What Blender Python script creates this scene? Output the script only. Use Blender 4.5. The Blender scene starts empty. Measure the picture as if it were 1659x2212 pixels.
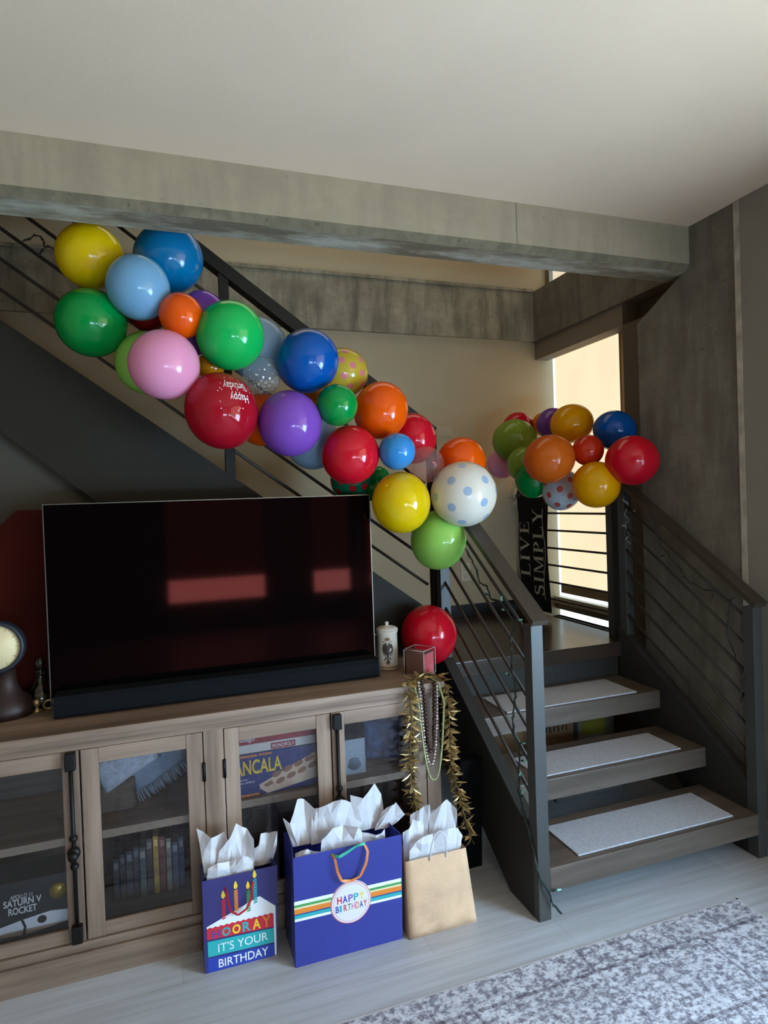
import bpy, bmesh, math, random
from mathutils import Vector, Matrix

random.seed(7)
SC = bpy.context.scene
COL = SC.collection

# ------------------------------------------------------------------ camera
FPX = 1364.4
YAW, PITCH, ROLL = 0.33516, -0.016259, 0.034834
fwd = Vector((math.sin(YAW) * math.cos(PITCH), math.cos(YAW) * math.cos(PITCH), math.sin(PITCH)))
rt = Vector((math.cos(YAW), -math.sin(YAW), 0))
dn = fwd.cross(rt)
r2 = rt * math.cos(ROLL) + dn * math.sin(ROLL)
d2 = -rt * math.sin(ROLL) + dn * math.cos(ROLL)
camd = bpy.data.cameras.new('camera')
cam = bpy.data.objects.new('camera', camd)
COL.objects.link(cam)
M3 = Matrix((r2, -d2, -fwd)).transposed()
cam.matrix_world = Matrix.Translation((0, 0, 1.5)) @ M3.to_4x4()
camd.sensor_fit = 'HORIZONTAL'
camd.sensor_width = 36.0
camd.lens = 36.0 * FPX / 1659.0
camd.clip_start = 0.02
SC.camera = cam

# ------------------------------------------------------------------ world, exposure, daylight strengths
SC.view_settings.view_transform = 'Standard'
SC.view_settings.look = 'None'
SC.view_settings.exposure = 0.0
SC.view_settings.gamma = 1.0
SC.view_settings.use_curve_mapping = False
W = bpy.data.worlds.new('world')
SC.world = W
W.use_nodes = True
W.node_tree.nodes['Background'].inputs[0].default_value = (0.55, 0.65, 0.8, 1)
W.node_tree.nodes['Background'].inputs[1].default_value = 0.4
SC.cycles.max_bounces = 10
SC.cycles.diffuse_bounces = 5
SC.cycles.glossy_bounces = 4
SC.cycles.transparent_max_bounces = 12
SC.cycles.caustics_reflective = False
SC.cycles.caustics_refractive = False
SC.cycles.sample_clamp_indirect = 4.0

SKY_SIDE = ((0.46, 0.73, 1.0), 40.0)      # open daylight below the shade, side window
SKY_REAR = ((0.46, 0.73, 1.0), 52.0)      # open daylight below the shade, rear window
SHADE_SIDE = ((1.0, 0.83, 0.60), 3.9)      # glowing roller shades behind the camera
SHADE_REAR = ((1.0, 0.90, 0.74), 1.0)
SHADE_STAIR = ((1.0, 0.82, 0.54), 1.12)     # roller shade of the stair window
SKY_STAIR = ((0.72, 0.90, 1.0), 1.8)
FILL_TOP = ((1.0, 0.88, 0.66), 1.5)  # glow of the light panel added above the stairwell
SKY_UP = ((1.0, 0.84, 0.60), 0.9)


# ------------------------------------------------------------------ colour and materials
def lin(c):
    out = []
    for v in c:
        v = v / 255.0
        out.append(v / 12.92 if v <= 0.04045 else ((v + 0.055) / 1.055) ** 2.4)
    return (*out, 1.0)


def new_mat(name):
    m = bpy.data.materials.new(name)
    m.use_nodes = True
    nt = m.node_tree
    return m, nt, nt.nodes['Principled BSDF']


def plain(name, c, rough=0.5, metal=0.0, spec=0.5, coat=0.0, vary=0.0, scale=8.0, bump=0.0, bscale=200.0, sheen=0.0):
    m, nt, b = new_mat(name)
    b.inputs['Base Color'].default_value = lin(c)
    b.inputs['Roughness'].default_value = rough
    b.inputs['Metallic'].default_value = metal
    b.inputs['Specular IOR Level'].default_value = spec
    b.inputs['Coat Weight'].default_value = coat
    if sheen:
        b.inputs['Sheen Weight'].default_value = sheen
    tc = nt.nodes.new('ShaderNodeTexCoord')
    if vary:
        n = nt.nodes.new('ShaderNodeTexNoise')
        n.inputs['Scale'].default_value = scale
        n.inputs['Detail'].default_value = 4
        nt.links.new(tc.outputs['Object'], n.inputs['Vector'])
        r = nt.nodes.new('ShaderNodeValToRGB')
        lo = tuple(max(0, v * (1 - vary)) for v in c)
        hi = tuple(min(255, v * (1 + vary)) for v in c)
        r.color_ramp.elements[0].position = 0.3
        r.color_ramp.elements[1].position = 0.7
        r.color_ramp.elements[0].color = lin(lo)
        r.color_ramp.elements[1].color = lin(hi)
        nt.links.new(n.outputs['Fac'], r.inputs['Fac'])
        nt.links.new(r.outputs['Color'], b.inputs['Base Color'])
    if bump:
        n2 = nt.nodes.new('ShaderNodeTexNoise')
        n2.inputs['Scale'].default_value = bscale
        n2.inputs['Detail'].default_value = 3
        nt.links.new(tc.outputs['Object'], n2.inputs['Vector'])
        bp = nt.nodes.new('ShaderNodeBump')
        bp.inputs['Strength'].default_value = bump
        bp.inputs['Distance'].default_value = 0.01
        nt.links.new(n2.outputs['Fac'], bp.inputs['Height'])
        nt.links.new(bp.outputs['Normal'], b.inputs['Normal'])
    return m


def ramp_noise(nt, vec, scale, detail, stops, mapping=None, rough=0.55):
    if mapping:
        mp = nt.nodes.new('ShaderNodeMapping')
        mp.inputs['Scale'].default_value = mapping
        nt.links.new(vec, mp.inputs['Vector'])
        vec = mp.outputs['Vector']
    n = nt.nodes.new('ShaderNodeTexNoise')
    n.inputs['Scale'].default_value = scale
    n.inputs['Detail'].default_value = detail
    n.inputs['Roughness'].default_value = rough
    nt.links.new(vec, n.inputs['Vector'])
    r = nt.nodes.new('ShaderNodeValToRGB')
    while len(r.color_ramp.elements) < len(stops):
        r.color_ramp.elements.new(0.5)
    for e, (p, c) in zip(r.color_ramp.elements, stops):
        e.position = p
        e.color = c if len(c) == 4 else lin(c)
    nt.links.new(n.outputs['Fac'], r.inputs['Fac'])
    return r.outputs['Color'], n.outputs['Fac']


def mixc(nt, a, b, fac, mode='MIX'):
    mx = nt.nodes.new('ShaderNodeMix')
    mx.data_type = 'RGBA'
    mx.blend_type = mode
    for sock, v in ((mx.inputs[0], fac), (mx.inputs[6], a), (mx.inputs[7], b)):
        if isinstance(v, bpy.types.NodeSocket):
            nt.links.new(v, sock)
        else:
            sock.default_value = v
    return mx.outputs[2]


def wood(name, lo, mid, hi, axis, rough=0.55, fine=1.0):
    m, nt, b = new_mat(name)
    tc = nt.nodes.new('ShaderNodeTexCoord')
    sc = [26.0 * fine] * 3
    sc[axis] = 1.6 * fine
    col, f = ramp_noise(nt, tc.outputs['Object'], 1.0, 6, [(0.25, lo), (0.5, mid), (0.75, hi)], sc, 0.62)
    sc2 = [6.0] * 3
    sc2[axis] = 0.7
    c2, _ = ramp_noise(nt, tc.outputs['Object'], 1.0, 2, [(0.3, (165, 160, 155)), (0.7, (255, 255, 255))], sc2)
    out = mixc(nt, col, c2, 0.7, 'MULTIPLY')
    nt.links.new(out, b.inputs['Base Color'])
    b.inputs['Roughness'].default_value = rough
    bp = nt.nodes.new('ShaderNodeBump')
    bp.inputs['Strength'].default_value = 0.12
    bp.inputs['Distance'].default_value = 0.004
    nt.links.new(f, bp.inputs['Height'])
    nt.links.new(bp.outputs['Normal'], b.inputs['Normal'])
    return m


def concrete(name, lo, hi, stain, streak=1.0, pits=0.45):
    m, nt, b = new_mat(name)
    tc = nt.nodes.new('ShaderNodeTexCoord')
    v = tc.outputs['Object']
    base, f = ramp_noise(nt, v, 5.0, 8, [(0.3, lo), (0.7, hi)], (1, 1, 1.6), 0.65)
    drip, _ = ramp_noise(nt, v, 3.0, 5, [(0.42, (0, 0, 0)), (0.68, (255, 255, 255))], (5, 5, 0.9), 0.6)
    c1 = mixc(nt, base, mixc(nt, lin(lo), lin(stain), streak), drip)
    patch, _ = ramp_noise(nt, v, 2.2, 4, [(0.55, (0, 0, 0)), (0.62, (120, 120, 120))], (1.3, 1.3, 2.0))
    c2 = mixc(nt, c1, lin(hi), patch)
    pit, _ = ramp_noise(nt, v, 45.0, 2, [(0.28, (90, 90, 90)), (0.36, (255, 255, 255))])
    c3 = mixc(nt, c2, pit, pits, 'MULTIPLY')
    nt.links.new(c3, b.inputs['Base Color'])
    b.inputs['Roughness'].default_value = 0.85
    bp = nt.nodes.new('ShaderNodeBump')
    bp.inputs['Strength'].default_value = 0.25
    bp.inputs['Distance'].default_value = 0.01
    nt.links.new(f, bp.inputs['Height'])
    nt.links.new(bp.outputs['Normal'], b.inputs['Normal'])
    return m


def emit(name, c, s):
    m = bpy.data.materials.new(name)
    m.use_nodes = True
    nt = m.node_tree
    nt.nodes.remove(nt.nodes['Principled BSDF'])
    e = nt.nodes.new('ShaderNodeEmission')
    e.inputs[0].default_value = (*c, 1)
    e.inputs[1].default_value = s
    nt.links.new(e.outputs[0], nt.nodes['Material Output'].inputs[0])
    return m


def shade_cloth(name, c, s):
    # woven roller shade lit from outside: faint weave, plain glow
    m = emit(name, c, s)
    nt = m.node_tree
    e = [n for n in nt.nodes if n.type == 'EMISSION'][0]
    tc = nt.nodes.new('ShaderNodeTexCoord')
    col, _ = ramp_noise(nt, tc.outputs['Object'], 3.0, 3, [(0.3, (*[v * 0.9 for v in c], 1)), (0.7, (*c, 1))], (1, 1, 0.6))
    nt.links.new(col, e.inputs[0])
    return m


def glassy(name, tint=(1, 1, 1), rough=0.02, ior=1.45, gloss=(1, 1, 1)):
    # thin sheet: clear film with Fresnel reflection
    m = bpy.data.materials.new(name)
    m.use_nodes = True
    nt = m.node_tree
    nt.nodes.remove(nt.nodes['Principled BSDF'])
    t = nt.nodes.new('ShaderNodeBsdfTransparent')
    t.inputs[0].default_value = (*tint, 1)
    g = nt.nodes.new('ShaderNodeBsdfGlossy')
    g.inputs['Color'].default_value = (*gloss, 1)
    g.inputs['Roughness'].default_value = rough
    fr = nt.nodes.new('ShaderNodeFresnel')
    fr.inputs[0].default_value = ior
    mx = nt.nodes.new('ShaderNodeMixShader')
    nt.links.new(fr.outputs[0], mx.inputs[0])
    nt.links.new(t.outputs[0], mx.inputs[1])
    nt.links.new(g.outputs[0], mx.inputs[2])
    nt.links.new(mx.outputs[0], nt.nodes['Material Output'].inputs[0])
    return m


def fib_dirs(n, seed):
    rnd = random.Random(seed)
    off = rnd.random() * 6.28
    out = []
    for i in range(n):
        z = 1 - 2 * (i + 0.5) / n
        a = i * 2.399963 + off
        r = math.sqrt(1 - z * z)
        out.append((r * math.cos(a), r * math.sin(a), z))
    return out


LATEX = 0.95


def latex(name, c, rough=0.22, trans=0.0, dots=None, film=0.0):
    m, nt, b = new_mat(name)
    c = tuple(v * LATEX for v in c)
    b.inputs['Base Color'].default_value = lin(c)
    b.inputs['Roughness'].default_value = rough
    b.inputs['Specular IOR Level'].default_value = 0.45
    b.inputs['Sheen Weight'].default_value = 0.0
    surf = b.outputs[0]
    if dots:
        dc, n, seed, cosr = dots
        dc = tuple(v * LATEX for v in dc)
        tc = nt.nodes.new('ShaderNodeTexCoord')
        nm = nt.nodes.new('ShaderNodeVectorMath')
        nm.operation = 'NORMALIZE'
        nt.links.new(tc.outputs['Object'], nm.inputs[0])
        prev = None
        for d in fib_dirs(n, seed):
            dp = nt.nodes.new('ShaderNodeVectorMath')
            dp.operation = 'DOT_PRODUCT'
            dp.inputs[1].default_value = d
            nt.links.new(nm.outputs[0], dp.inputs[0])
            if prev is None:
                prev = dp.outputs['Value']
            else:
                mxm = nt.nodes.new('ShaderNodeMath')
                mxm.operation = 'MAXIMUM'
                nt.links.new(prev, mxm.inputs[0])
                nt.links.new(dp.outputs['Value'], mxm.inputs[1])
                prev = mxm.outputs[0]
        gt = nt.nodes.new('ShaderNodeMath')
        gt.operation = 'GREATER_THAN'
        gt.inputs[1].default_value = cosr
        nt.links.new(prev, gt.inputs[0])
        nt.links.new(mixc(nt, lin(c), lin(dc), gt.outputs[0]), b.inputs['Base Color'])
    if trans:
        tr = nt.nodes.new('ShaderNodeBsdfTranslucent')
        tr.inputs[0].default_value = lin(c)
        mx = nt.nodes.new('ShaderNodeMixShader')
        mx.inputs[0].default_value = trans
        nt.links.new(surf, mx.inputs[1])
        nt.links.new(tr.outputs[0], mx.inputs[2])
        surf = mx.outputs[0]
    if film:
        t = nt.nodes.new('ShaderNodeBsdfTransparent')
        t.inputs[0].default_value = lin([min(255, v * 0.3 + 185) for v in c]) if film > 0.5 else lin([min(255, v * 0.6 + 100) for v in c])
        mx = nt.nodes.new('ShaderNodeMixShader')
        mx.inputs[0].default_value = film
        nt.links.new(surf, mx.inputs[1])
        nt.links.new(t.outputs[0], mx.inputs[2])
        surf = mx.outputs[0]
    nt.links.new(surf, nt.nodes['Material Output'].inputs[0])
    return m


# ------------------------------------------------------------------ geometry helpers
def bmn():
    return bmesh.new()


def box(bm, x0, x1, y0, y1, z0, z1, bev=0.0):
    r = bmesh.ops.create_cube(bm, size=1.0)
    vs = r['verts']
    for v in vs:
        v.co = Vector((x0 + (v.co.x + .5) * (x1 - x0), y0 + (v.co.y + .5) * (y1 - y0), z0 + (v.co.z + .5) * (z1 - z0)))
    if bev:
        es = list({e for v in vs for e in v.link_edges})
        bmesh.ops.bevel(bm, geom=es, offset=bev, segments=2, affect='EDGES', profile=0.6)
    return bm


def bar(bm, p, q, w, h, up=(0, 0, 1)):
    p, q, up = Vector(p), Vector(q), Vector(up)
    d = (q - p).normalized()
    s = d.cross(up)
    if s.length < 1e-4:
        s = d.cross(Vector((1, 0, 0)))
    s.normalize()
    u = s.cross(d).normalized()
    vs = []
    for c in (p, q):
        for a, b in ((-1, -1), (1, -1), (1, 1), (-1, 1)):
            vs.append(bm.verts.new(c + s * a * w / 2 + u * b * h / 2))
    for f in ((3, 2, 1, 0), (4, 5, 6, 7), (0, 1, 5, 4), (1, 2, 6, 5), (2, 3, 7, 6), (3, 0, 4, 7)):
        bm.faces.new([vs[i] for i in f])
    return bm


def tube(bm, pts, r, seg=8, caps=True):
    pts = [Vector(p) for p in pts]
    rings = []
    n = len(pts)
    ref = Vector((0.13, 0.27, 0.95)).normalized()
    for i, p in enumerate(pts):
        t = (pts[min(i + 1, n - 1)] - pts[max(i - 1, 0)])
        if t.length < 1e-9:
            t = Vector((0, 0, 1))
        t.normalize()
        a = t.cross(ref)
        if a.length < 0.05:
            a = t.cross(Vector((1, 0, 0)))
        a.normalize()
        b = t.cross(a)
        rr = r[i] if isinstance(r, (list, tuple)) else r
        rings.append([bm.verts.new(p + (a * math.cos(k * 2 * math.pi / seg) + b * math.sin(k * 2 * math.pi / seg)) * rr) for k in range(seg)])
    for i in range(n - 1):
        for k in range(seg):
            f = bm.faces.new((rings[i][k], rings[i][(k + 1) % seg], rings[i + 1][(k + 1) % seg], rings[i + 1][k]))
            f.smooth = True
    if caps:
        bm.faces.new(rings[0][::-1])
        bm.faces.new(rings[-1])
    return bm


def lathe(bm, prof, c=(0, 0, 0), axis=(0, 0, 1), seg=24, smooth=True):
    ax = Vector(axis).normalized()
    q = Vector((0, 0, 1)).rotation_difference(ax)
    c = Vector(c)
    rings = []
    for r, z in prof:
        if r < 1e-6:
            rings.append([bm.verts.new(c + q @ Vector((0, 0, z)))])
        else:
            rings.append([bm.verts.new(c + q @ Vector((r * math.cos(2 * math.pi * k / seg), r * math.sin(2 * math.pi * k / seg), z))) for k in range(seg)])
    for a, b in zip(rings[:-1], rings[1:]):
        for k in range(seg):
            k2 = (k + 1) % seg
            if len(a) == 1 and len(b) == 1:
                continue
            if len(a) == 1:
                f = bm.faces.new((a[0], b[k2], b[k]))
            elif len(b) == 1:
                f = bm.faces.new((a[k], a[k2], b[0]))
            else:
                f = bm.faces.new((a[k], a[k2], b[k2], b[k]))
            f.smooth = smooth
    if len(rings[0]) > 1:
        bm.faces.new(rings[0][::-1])
    if len(rings[-1]) > 1:
        bm.faces.new(rings[-1])
    return bm


def prism(bm, poly, a, b, plane):
    """poly of 2D points extruded from a to b along the axis missing in `plane` ('xz','yz','xy')."""
    def P(u, v, w):
        return {'xz': (u, w, v), 'yz': (w, u, v), 'xy': (u, v, w)}[plane]
    f0 = [bm.verts.new(P(u, v, a)) for u, v in poly]
    f1 = [bm.verts.new(P(u, v, b)) for u, v in poly]
    bm.faces.new(f0)
    bm.faces.new(f1[::-1])
    n = len(poly)
    for i in range(n):
        bm.faces.new((f0[i], f0[(i + 1) % n], f1[(i + 1) % n], f1[i]))
    return bm


def flat(bm, poly, fn):
    f = bm.faces.new([bm.verts.new(fn(u, v)) for u, v in poly])
    return f


def root_loc(o):
    while o.parent:
        o = o.parent
    return Vector(o.location)


def link(name, bm, mat, parent=None, origin=None, fixn=True):
    if fixn:
        bmesh.ops.recalc_face_normals(bm, faces=bm.faces[:])
    off = root_loc(parent) if parent else Vector(origin or (0, 0, 0))
    for v in bm.verts:
        v.co -= off
    me = bpy.data.meshes.new(name)
    bm.to_mesh(me)
    bm.free()
    if mat:
        me.materials.append(mat)
    o = bpy.data.objects.new(name, me)
    COL.objects.link(o)
    if parent:
        o.parent = parent
    else:
        o.location = off
    return o


def tag(o, label, cat, group=None, kind=None):
    o['label'] = label
    o['category'] = cat
    if group:
        o['group'] = group
    if kind:
        o['kind'] = kind
    return o


def thing(name, loc, label, cat, group=None):
    o = bpy.data.objects.new(name, None)
    COL.objects.link(o)
    o.location = loc
    o.empty_display_size = 0.05
    return tag(o, label, cat, group)


def struct(name, bm, mat, label, cat):
    return tag(link(name, bm, mat), label, cat, kind='structure')


def text_polys(body, bold=0.0):
    cu = bpy.data.curves.new('t', 'FONT')
    cu.body = body
    cu.size = 1.0
    cu.offset = bold
    cu.resolution_u = 4
    ob = bpy.data.objects.new('t', cu)
    COL.objects.link(ob)
    dg = bpy.context.evaluated_depsgraph_get()
    me = bpy.data.meshes.new_from_object(ob.evaluated_get(dg))
    vs = [(v.co.x, v.co.y) for v in me.vertices]
    fs = [tuple(p.vertices) for p in me.polygons]
    bpy.data.objects.remove(ob)
    bpy.data.curves.remove(cu)
    bpy.data.meshes.remove(me)
    return vs, fs


def text_into(bm, body, fn, u0, u1, v0, v1, bold=0.0, slant=0.0):
    """fit the text into the box u0..u1, v0..v1; fn(u, v) gives the 3D point."""
    vs, fs = text_polys(body, bold)
    xs = [v[0] for v in vs]
    ys = [v[1] for v in vs]
    ax, bx, ay, by = min(xs), max(xs), min(ys), max(ys)
    out = []
    for x, y in vs:
        u = u0 + (x - ax) / (bx - ax) * (u1 - u0)
        v = v0 + (y - ay) / (by - ay) * (v1 - v0)
        out.append(bm.verts.new(fn(u + slant * (v - v0), v)))
    for f in fs:
        try:
            bm.faces.new([out[i] for i in f])
        except ValueError:
            pass
    return bm


def front(y):
    return lambda u, v: Vector((u, y, v))


# ------------------------------------------------------------------ shared materials
M_CEIL = plain('painted_ceiling', (226, 201, 174), 0.9, vary=0.015, scale=2.0, bump=0.05, bscale=90)
M_TAN = plain('tan_wall_paint', (178, 160, 128), 0.8, vary=0.02, scale=2.0, bump=0.04, bscale=120)
M_DARKWALL = plain('taupe_wall_paint', (128, 121, 108), 0.8, vary=0.02, scale=2.0, bump=0.05, bscale=120)
M_CONC = concrete('beam_concrete', (144, 131, 108), (160, 146, 122), (138, 126, 104), 0.5, 0.2)
M_BAND = concrete('band_concrete', (124, 113, 90), (170, 158, 132), (108, 99, 80))
M_CONC_D = concrete('column_concrete', (98, 92, 80), (122, 116, 103), (90, 83, 72), 1.0, 0.3)
M_RAIL = plain('handrail_brown', (60, 52, 44), 0.4, vary=0.05, scale=8)
M_STEEL = plain('painted_steel', (62, 62, 60), 0.45, 0.0, 0.4, vary=0.04, scale=6)
M_STRING = plain('stringer_steel', (44, 42, 39), 0.55, 0.0, 0.3, vary=0.04, scale=6)
M_STEELD = plain('dark_painted_steel', (37, 33, 26), 0.6, 0.0, 0.2, vary=0.04, scale=6)
M_ROD = plain('steel_rod', (52, 46, 42), 0.45, 0.2)
M_TREAD = wood('stained_tread_wood', (78, 67, 58), (98, 86, 76), (116, 104, 94), 0, 0.42)
M_LAND = wood('polished_landing_wood', (48, 38, 30), (58, 47, 38), (70, 58, 48), 0, 0.22)
M_CAB = wood('weathered_cabinet_wood_horizontal', (106, 86, 72), (146, 122, 104), (172, 148, 130), 0, 0.55)
M_CABV = wood('weathered_cabinet_wood_vertical', (106, 86, 72), (146, 122, 104), (172, 148, 130), 2, 0.55)
M_CABIN = wood('cabinet_inside_wood', (82, 70, 62), (104, 90, 80), (124, 110, 98), 0, 0.6)
M_BLACK = plain('black_plastic', (14, 14, 16), 0.4)
M_IRON = plain('black_iron', (24, 22, 22), 0.45, 0.6)
M_WHITE = plain('white_paint', (215, 212, 205), 0.6)
M_PANE = glassy('cabinet_glass', (0.97, 0.98, 1.0), 0.01, 1.5)
M_ACR = glassy('clear_acrylic', (0.97, 0.97, 0.97), 0.02, 1.5)
M_WIN = glassy('window_glass', (0.95, 0.97, 0.97), 0.01, 1.45)


# ------------------------------------------------------------------ room shell
def window(name, label, fr_bm, pane_bm, pane_mat, frame_mat):
    w = thing(name, (0, 0, 0), label, 'window')
    w['kind'] = 'structure'
    link('window_frame', fr_bm, frame_mat, w)
    link('window_pane', pane_bm, pane_mat, w)
    return w


def make_floor():
    m, nt, b = new_mat('greige_plank_floor')
    tc = nt.nodes.new('ShaderNodeTexCoord')
    br = nt.nodes.new('ShaderNodeTexBrick')
    br.inputs['Scale'].default_value = 1.0
    br.inputs['Brick Width'].default_value = 1.25
    br.inputs['Row Height'].default_value = 0.19
    br.inputs['Mortar Size'].default_value = 0.0012
    br.inputs['Color1'].default_value = lin((189, 191, 195))
    br.inputs['Color2'].default_value = lin((200, 203, 208))
    br.inputs['Mortar'].default_value = lin((178, 175, 172))
    br.offset = 0.37
    nt.links.new(tc.outputs['Object'], br.inputs['Vector'])
    g, f = ramp_noise(nt, tc.outputs['Object'], 1.0, 6, [(0.3, (214, 210, 206)), (0.7, (255, 255, 255))], (2.0, 40, 40), 0.6)
    nt.links.new(mixc(nt, br.outputs['Color'], g, 0.8, 'MULTIPLY'), b.inputs['Base Color'])
    b.inputs['Roughness'].default_value = 0.42
    b.inputs['Specular IOR Level'].default_value = 0.4
    bm = box(bmn(), -2.7, 2.75, -3.1, 3.9, -0.1, 0)
    struct('floor', bm, m, 'pale greige wood plank floor running along the cabinet', 'floor')


make_floor()
struct('ceiling', box(bmn(), -2.7, 2.75, -3.1, 2.31, 2.727, 2.9), M_CEIL, 'smooth off white painted ceiling above the living room', 'ceiling')
struct('ceiling.001', box(bmn(), -2.7, 2.75, 2.31, 3.9, 3.7, 3.8), M_CEIL, 'painted ceiling high above the stairwell', 'ceiling')
sk = window('fill_panel', 'added unseen light panel high over the stairwell', box(bmn(), 0.0, 2.2, 2.9, 2.93, 3.66, 3.70), box(bmn(), 0.0, 2.2, 2.95, 3.6, 3.67, 3.676), emit('fill_panel_glow', *FILL_TOP), plain('fill_panel_frame', (120, 112, 98), 0.45, 0.3))  # unseen glowing panel, added to brighten the stairwell
# beam between room and stairwell: two-step face like the photograph
bm = bmn()
prism(bm, [(2.31, 2.9), (2.31, 2.556), (2.335, 2.527), (2.475, 2.527), (2.475, 2.9)], -2.7, 2.56, 'yz')
beam = struct('trim_1', bm, M_CONC, 'long rough concrete beam under the ceiling in front of the stairs', 'beam')
link('formwork_seam', box(bmn(), 1.432, 1.436, 2.3085, 2.3115, 2.556, 2.727), plain('seam_grey', (112, 104, 88), 0.9), beam)
# pale paint remnants under the beam, darker brown chamfer
m_, nt_, b_ = new_mat('painted_underside')
tc_ = nt_.nodes.new('ShaderNodeTexCoord')
ca_, _f = ramp_noise(nt_, tc_.outputs['Object'], 3.0, 6, [(0.40, (112, 100, 80)), (0.50, (146, 136, 116)), (0.62, (180, 174, 158))], (0.9, 3.0, 1), 0.7)
nt_.links.new(ca_, b_.inputs['Base Color'])
b_.inputs['Roughness'].default_value = 0.85
beam.data.materials.append(m_)
beam.data.materials.append(concrete('dark_chamfer', (104, 94, 74), (122, 112, 90), (90, 82, 64)))
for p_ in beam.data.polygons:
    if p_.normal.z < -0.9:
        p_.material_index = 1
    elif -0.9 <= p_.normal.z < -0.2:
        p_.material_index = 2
struct('wall_upper', box(bmn(), -2.7, 2.75, 2.31, 2.475, 2.9, 3.7), M_TAN, 'tan wall over the concrete beam facing the stairwell', 'wall')
struct('wall_back', box(bmn(), -2.7, 2.75, 3.78, 3.9, 0, 3.7), M_TAN, 'tan painted wall behind the staircase', 'wall')
bm = box(bmn(), -2.7, 2.44, 3.755, 3.80, 2.565, 2.895)
box(bm, -2.7, 2.44, 3.745, 3.80, 2.895, 2.915)
struct('trim_2', bm, M_BAND, 'streaked concrete slab edge band across the back wall', 'beam')
struct('baseboard_back', box(bmn(), 1.15, 2.30, 3.765, 3.785, 0.722, 0.80), M_BLACK, 'black baseboard along the back wall at the landing', 'baseboard')
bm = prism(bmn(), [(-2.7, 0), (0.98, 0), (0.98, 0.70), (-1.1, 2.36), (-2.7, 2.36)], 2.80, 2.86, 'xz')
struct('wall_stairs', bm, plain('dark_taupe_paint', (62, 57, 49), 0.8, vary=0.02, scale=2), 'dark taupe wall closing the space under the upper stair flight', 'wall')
# side beam over the stair window
struct('trim_3', box(bmn(), 2.44, 2.75, 2.47, 3.785, 2.56, 2.90, 0.004), M_CONC_D, 'short concrete beam above the stair window', 'beam')
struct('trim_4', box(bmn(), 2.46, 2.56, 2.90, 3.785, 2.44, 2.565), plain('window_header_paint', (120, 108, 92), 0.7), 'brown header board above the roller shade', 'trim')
# wall around the stair window, plane X = 2.56
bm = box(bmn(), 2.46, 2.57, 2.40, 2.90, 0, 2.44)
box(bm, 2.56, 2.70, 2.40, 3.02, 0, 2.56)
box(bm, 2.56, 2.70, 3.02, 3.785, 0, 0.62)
struct('wall_window', bm, plain('brown_jamb_paint', (92, 82, 70), 0.8), 'brown wall strip beside the tall stair window', 'wall')  # wall strip in one even brown paint
bm = box(bmn(), 2.56, 2.70, 2.475, 3.30, 2.90, 3.7)
struct('wall_window.001', bm, M_TAN, 'tan wall beside the small upper stair window', 'wall')
# right wall: drywall, pale seam strip, concrete column
bm = prism(bmn(), [(2.05, 0), (2.66, 0), (2.66, 2.372), (2.41, 2.50), (2.33, 2.54), (2.33, 2.73), (2.05, 2.73)], 2.35, 2.56, 'yz')
struct('wall_right', bm, M_CONC_D, 'bare grey concrete column wall beside the staircase', 'wall')
struct('trim_5', box(bmn(), 2.343, 2.36, 2.035, 2.062, 0.0, 2.727), plain('pale_caulk', (166, 158, 142), 0.8, vary=0.12, scale=14), 'pale caulk seam between concrete and drywall', 'trim')
bm = box(bmn(), 2.345, 2.5, -3.1, -2.60, 0, 2.727)
box(bm, 2.345, 2.5, 0.85, 2.04, 0, 2.727)
box(bm, 2.345, 2.5, -2.60, 0.85, 0, 0.45)
box(bm, 2.345, 2.5, -2.60, 0.85, 2.62, 2.727)
struct('wall_right.001', bm, M_DARKWALL, 'plain taupe drywall right of the concrete column', 'wall')
struct('baseboard_right', box(bmn(), 2.328, 2.35, -3.0, 2.04, 0.0, 0.105, 0.003), plain('taupe_baseboard', (150, 142, 128), 0.6), 'taupe baseboard along the right wall', 'baseboard')
struct('wall_left', box(bmn(), -2.8, -2.7, -3.1, 3.9, 0, 3.7), M_TAN, 'tan wall on the far left of the room', 'wall')
RX0, RX1 = -0.02, 2.33
bm = box(bmn(), -2.7, RX0, -3.2, -3.05, 0, 2.727)
box(bm, RX1, 2.5, -3.2, -3.05, 0, 2.727)
box(bm, RX0, RX1, -3.2, -3.05, 0, 0.32)
box(bm, RX0, RX1, -3.2, -3.05, 2.3, 2.727)
struct('wall_front', bm, plain('deep_wall_paint', (108, 100, 92), 0.8), 'wall behind the viewer with a wide low window', 'wall')


M_FRAME = plain('aluminium_frame', (120, 112, 98), 0.45, 0.3)
M_FRAME_W = plain('cream_frame', (205, 192, 160), 0.5)
# stair window
f = box(bmn(), 2.565, 2.62, 3.02, 3.06, 0.62, 2.52)
box(f, 2.552, 2.62, 3.02, 3.775, 0.62, 0.665)
box(f, 2.565, 2.62, 3.02, 3.775, 0.715, 0.79)
w1 = window('window_1', 'tall stair window behind the landing railing', f, box(bmn(), 2.60, 2.606, 3.04, 3.778, 0.63, 2.50), emit('bright_day_outside', *SKY_STAIR), M_FRAME)
link('sill_bar', box(bmn(), 2.555, 2.62, 3.03, 3.775, 0.64, 0.665), M_FRAME_W, w1)
link('mullion', box(bmn(), 2.553, 2.61, 3.03, 3.775, 0.755, 0.80), M_FRAME_W, w1)
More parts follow.
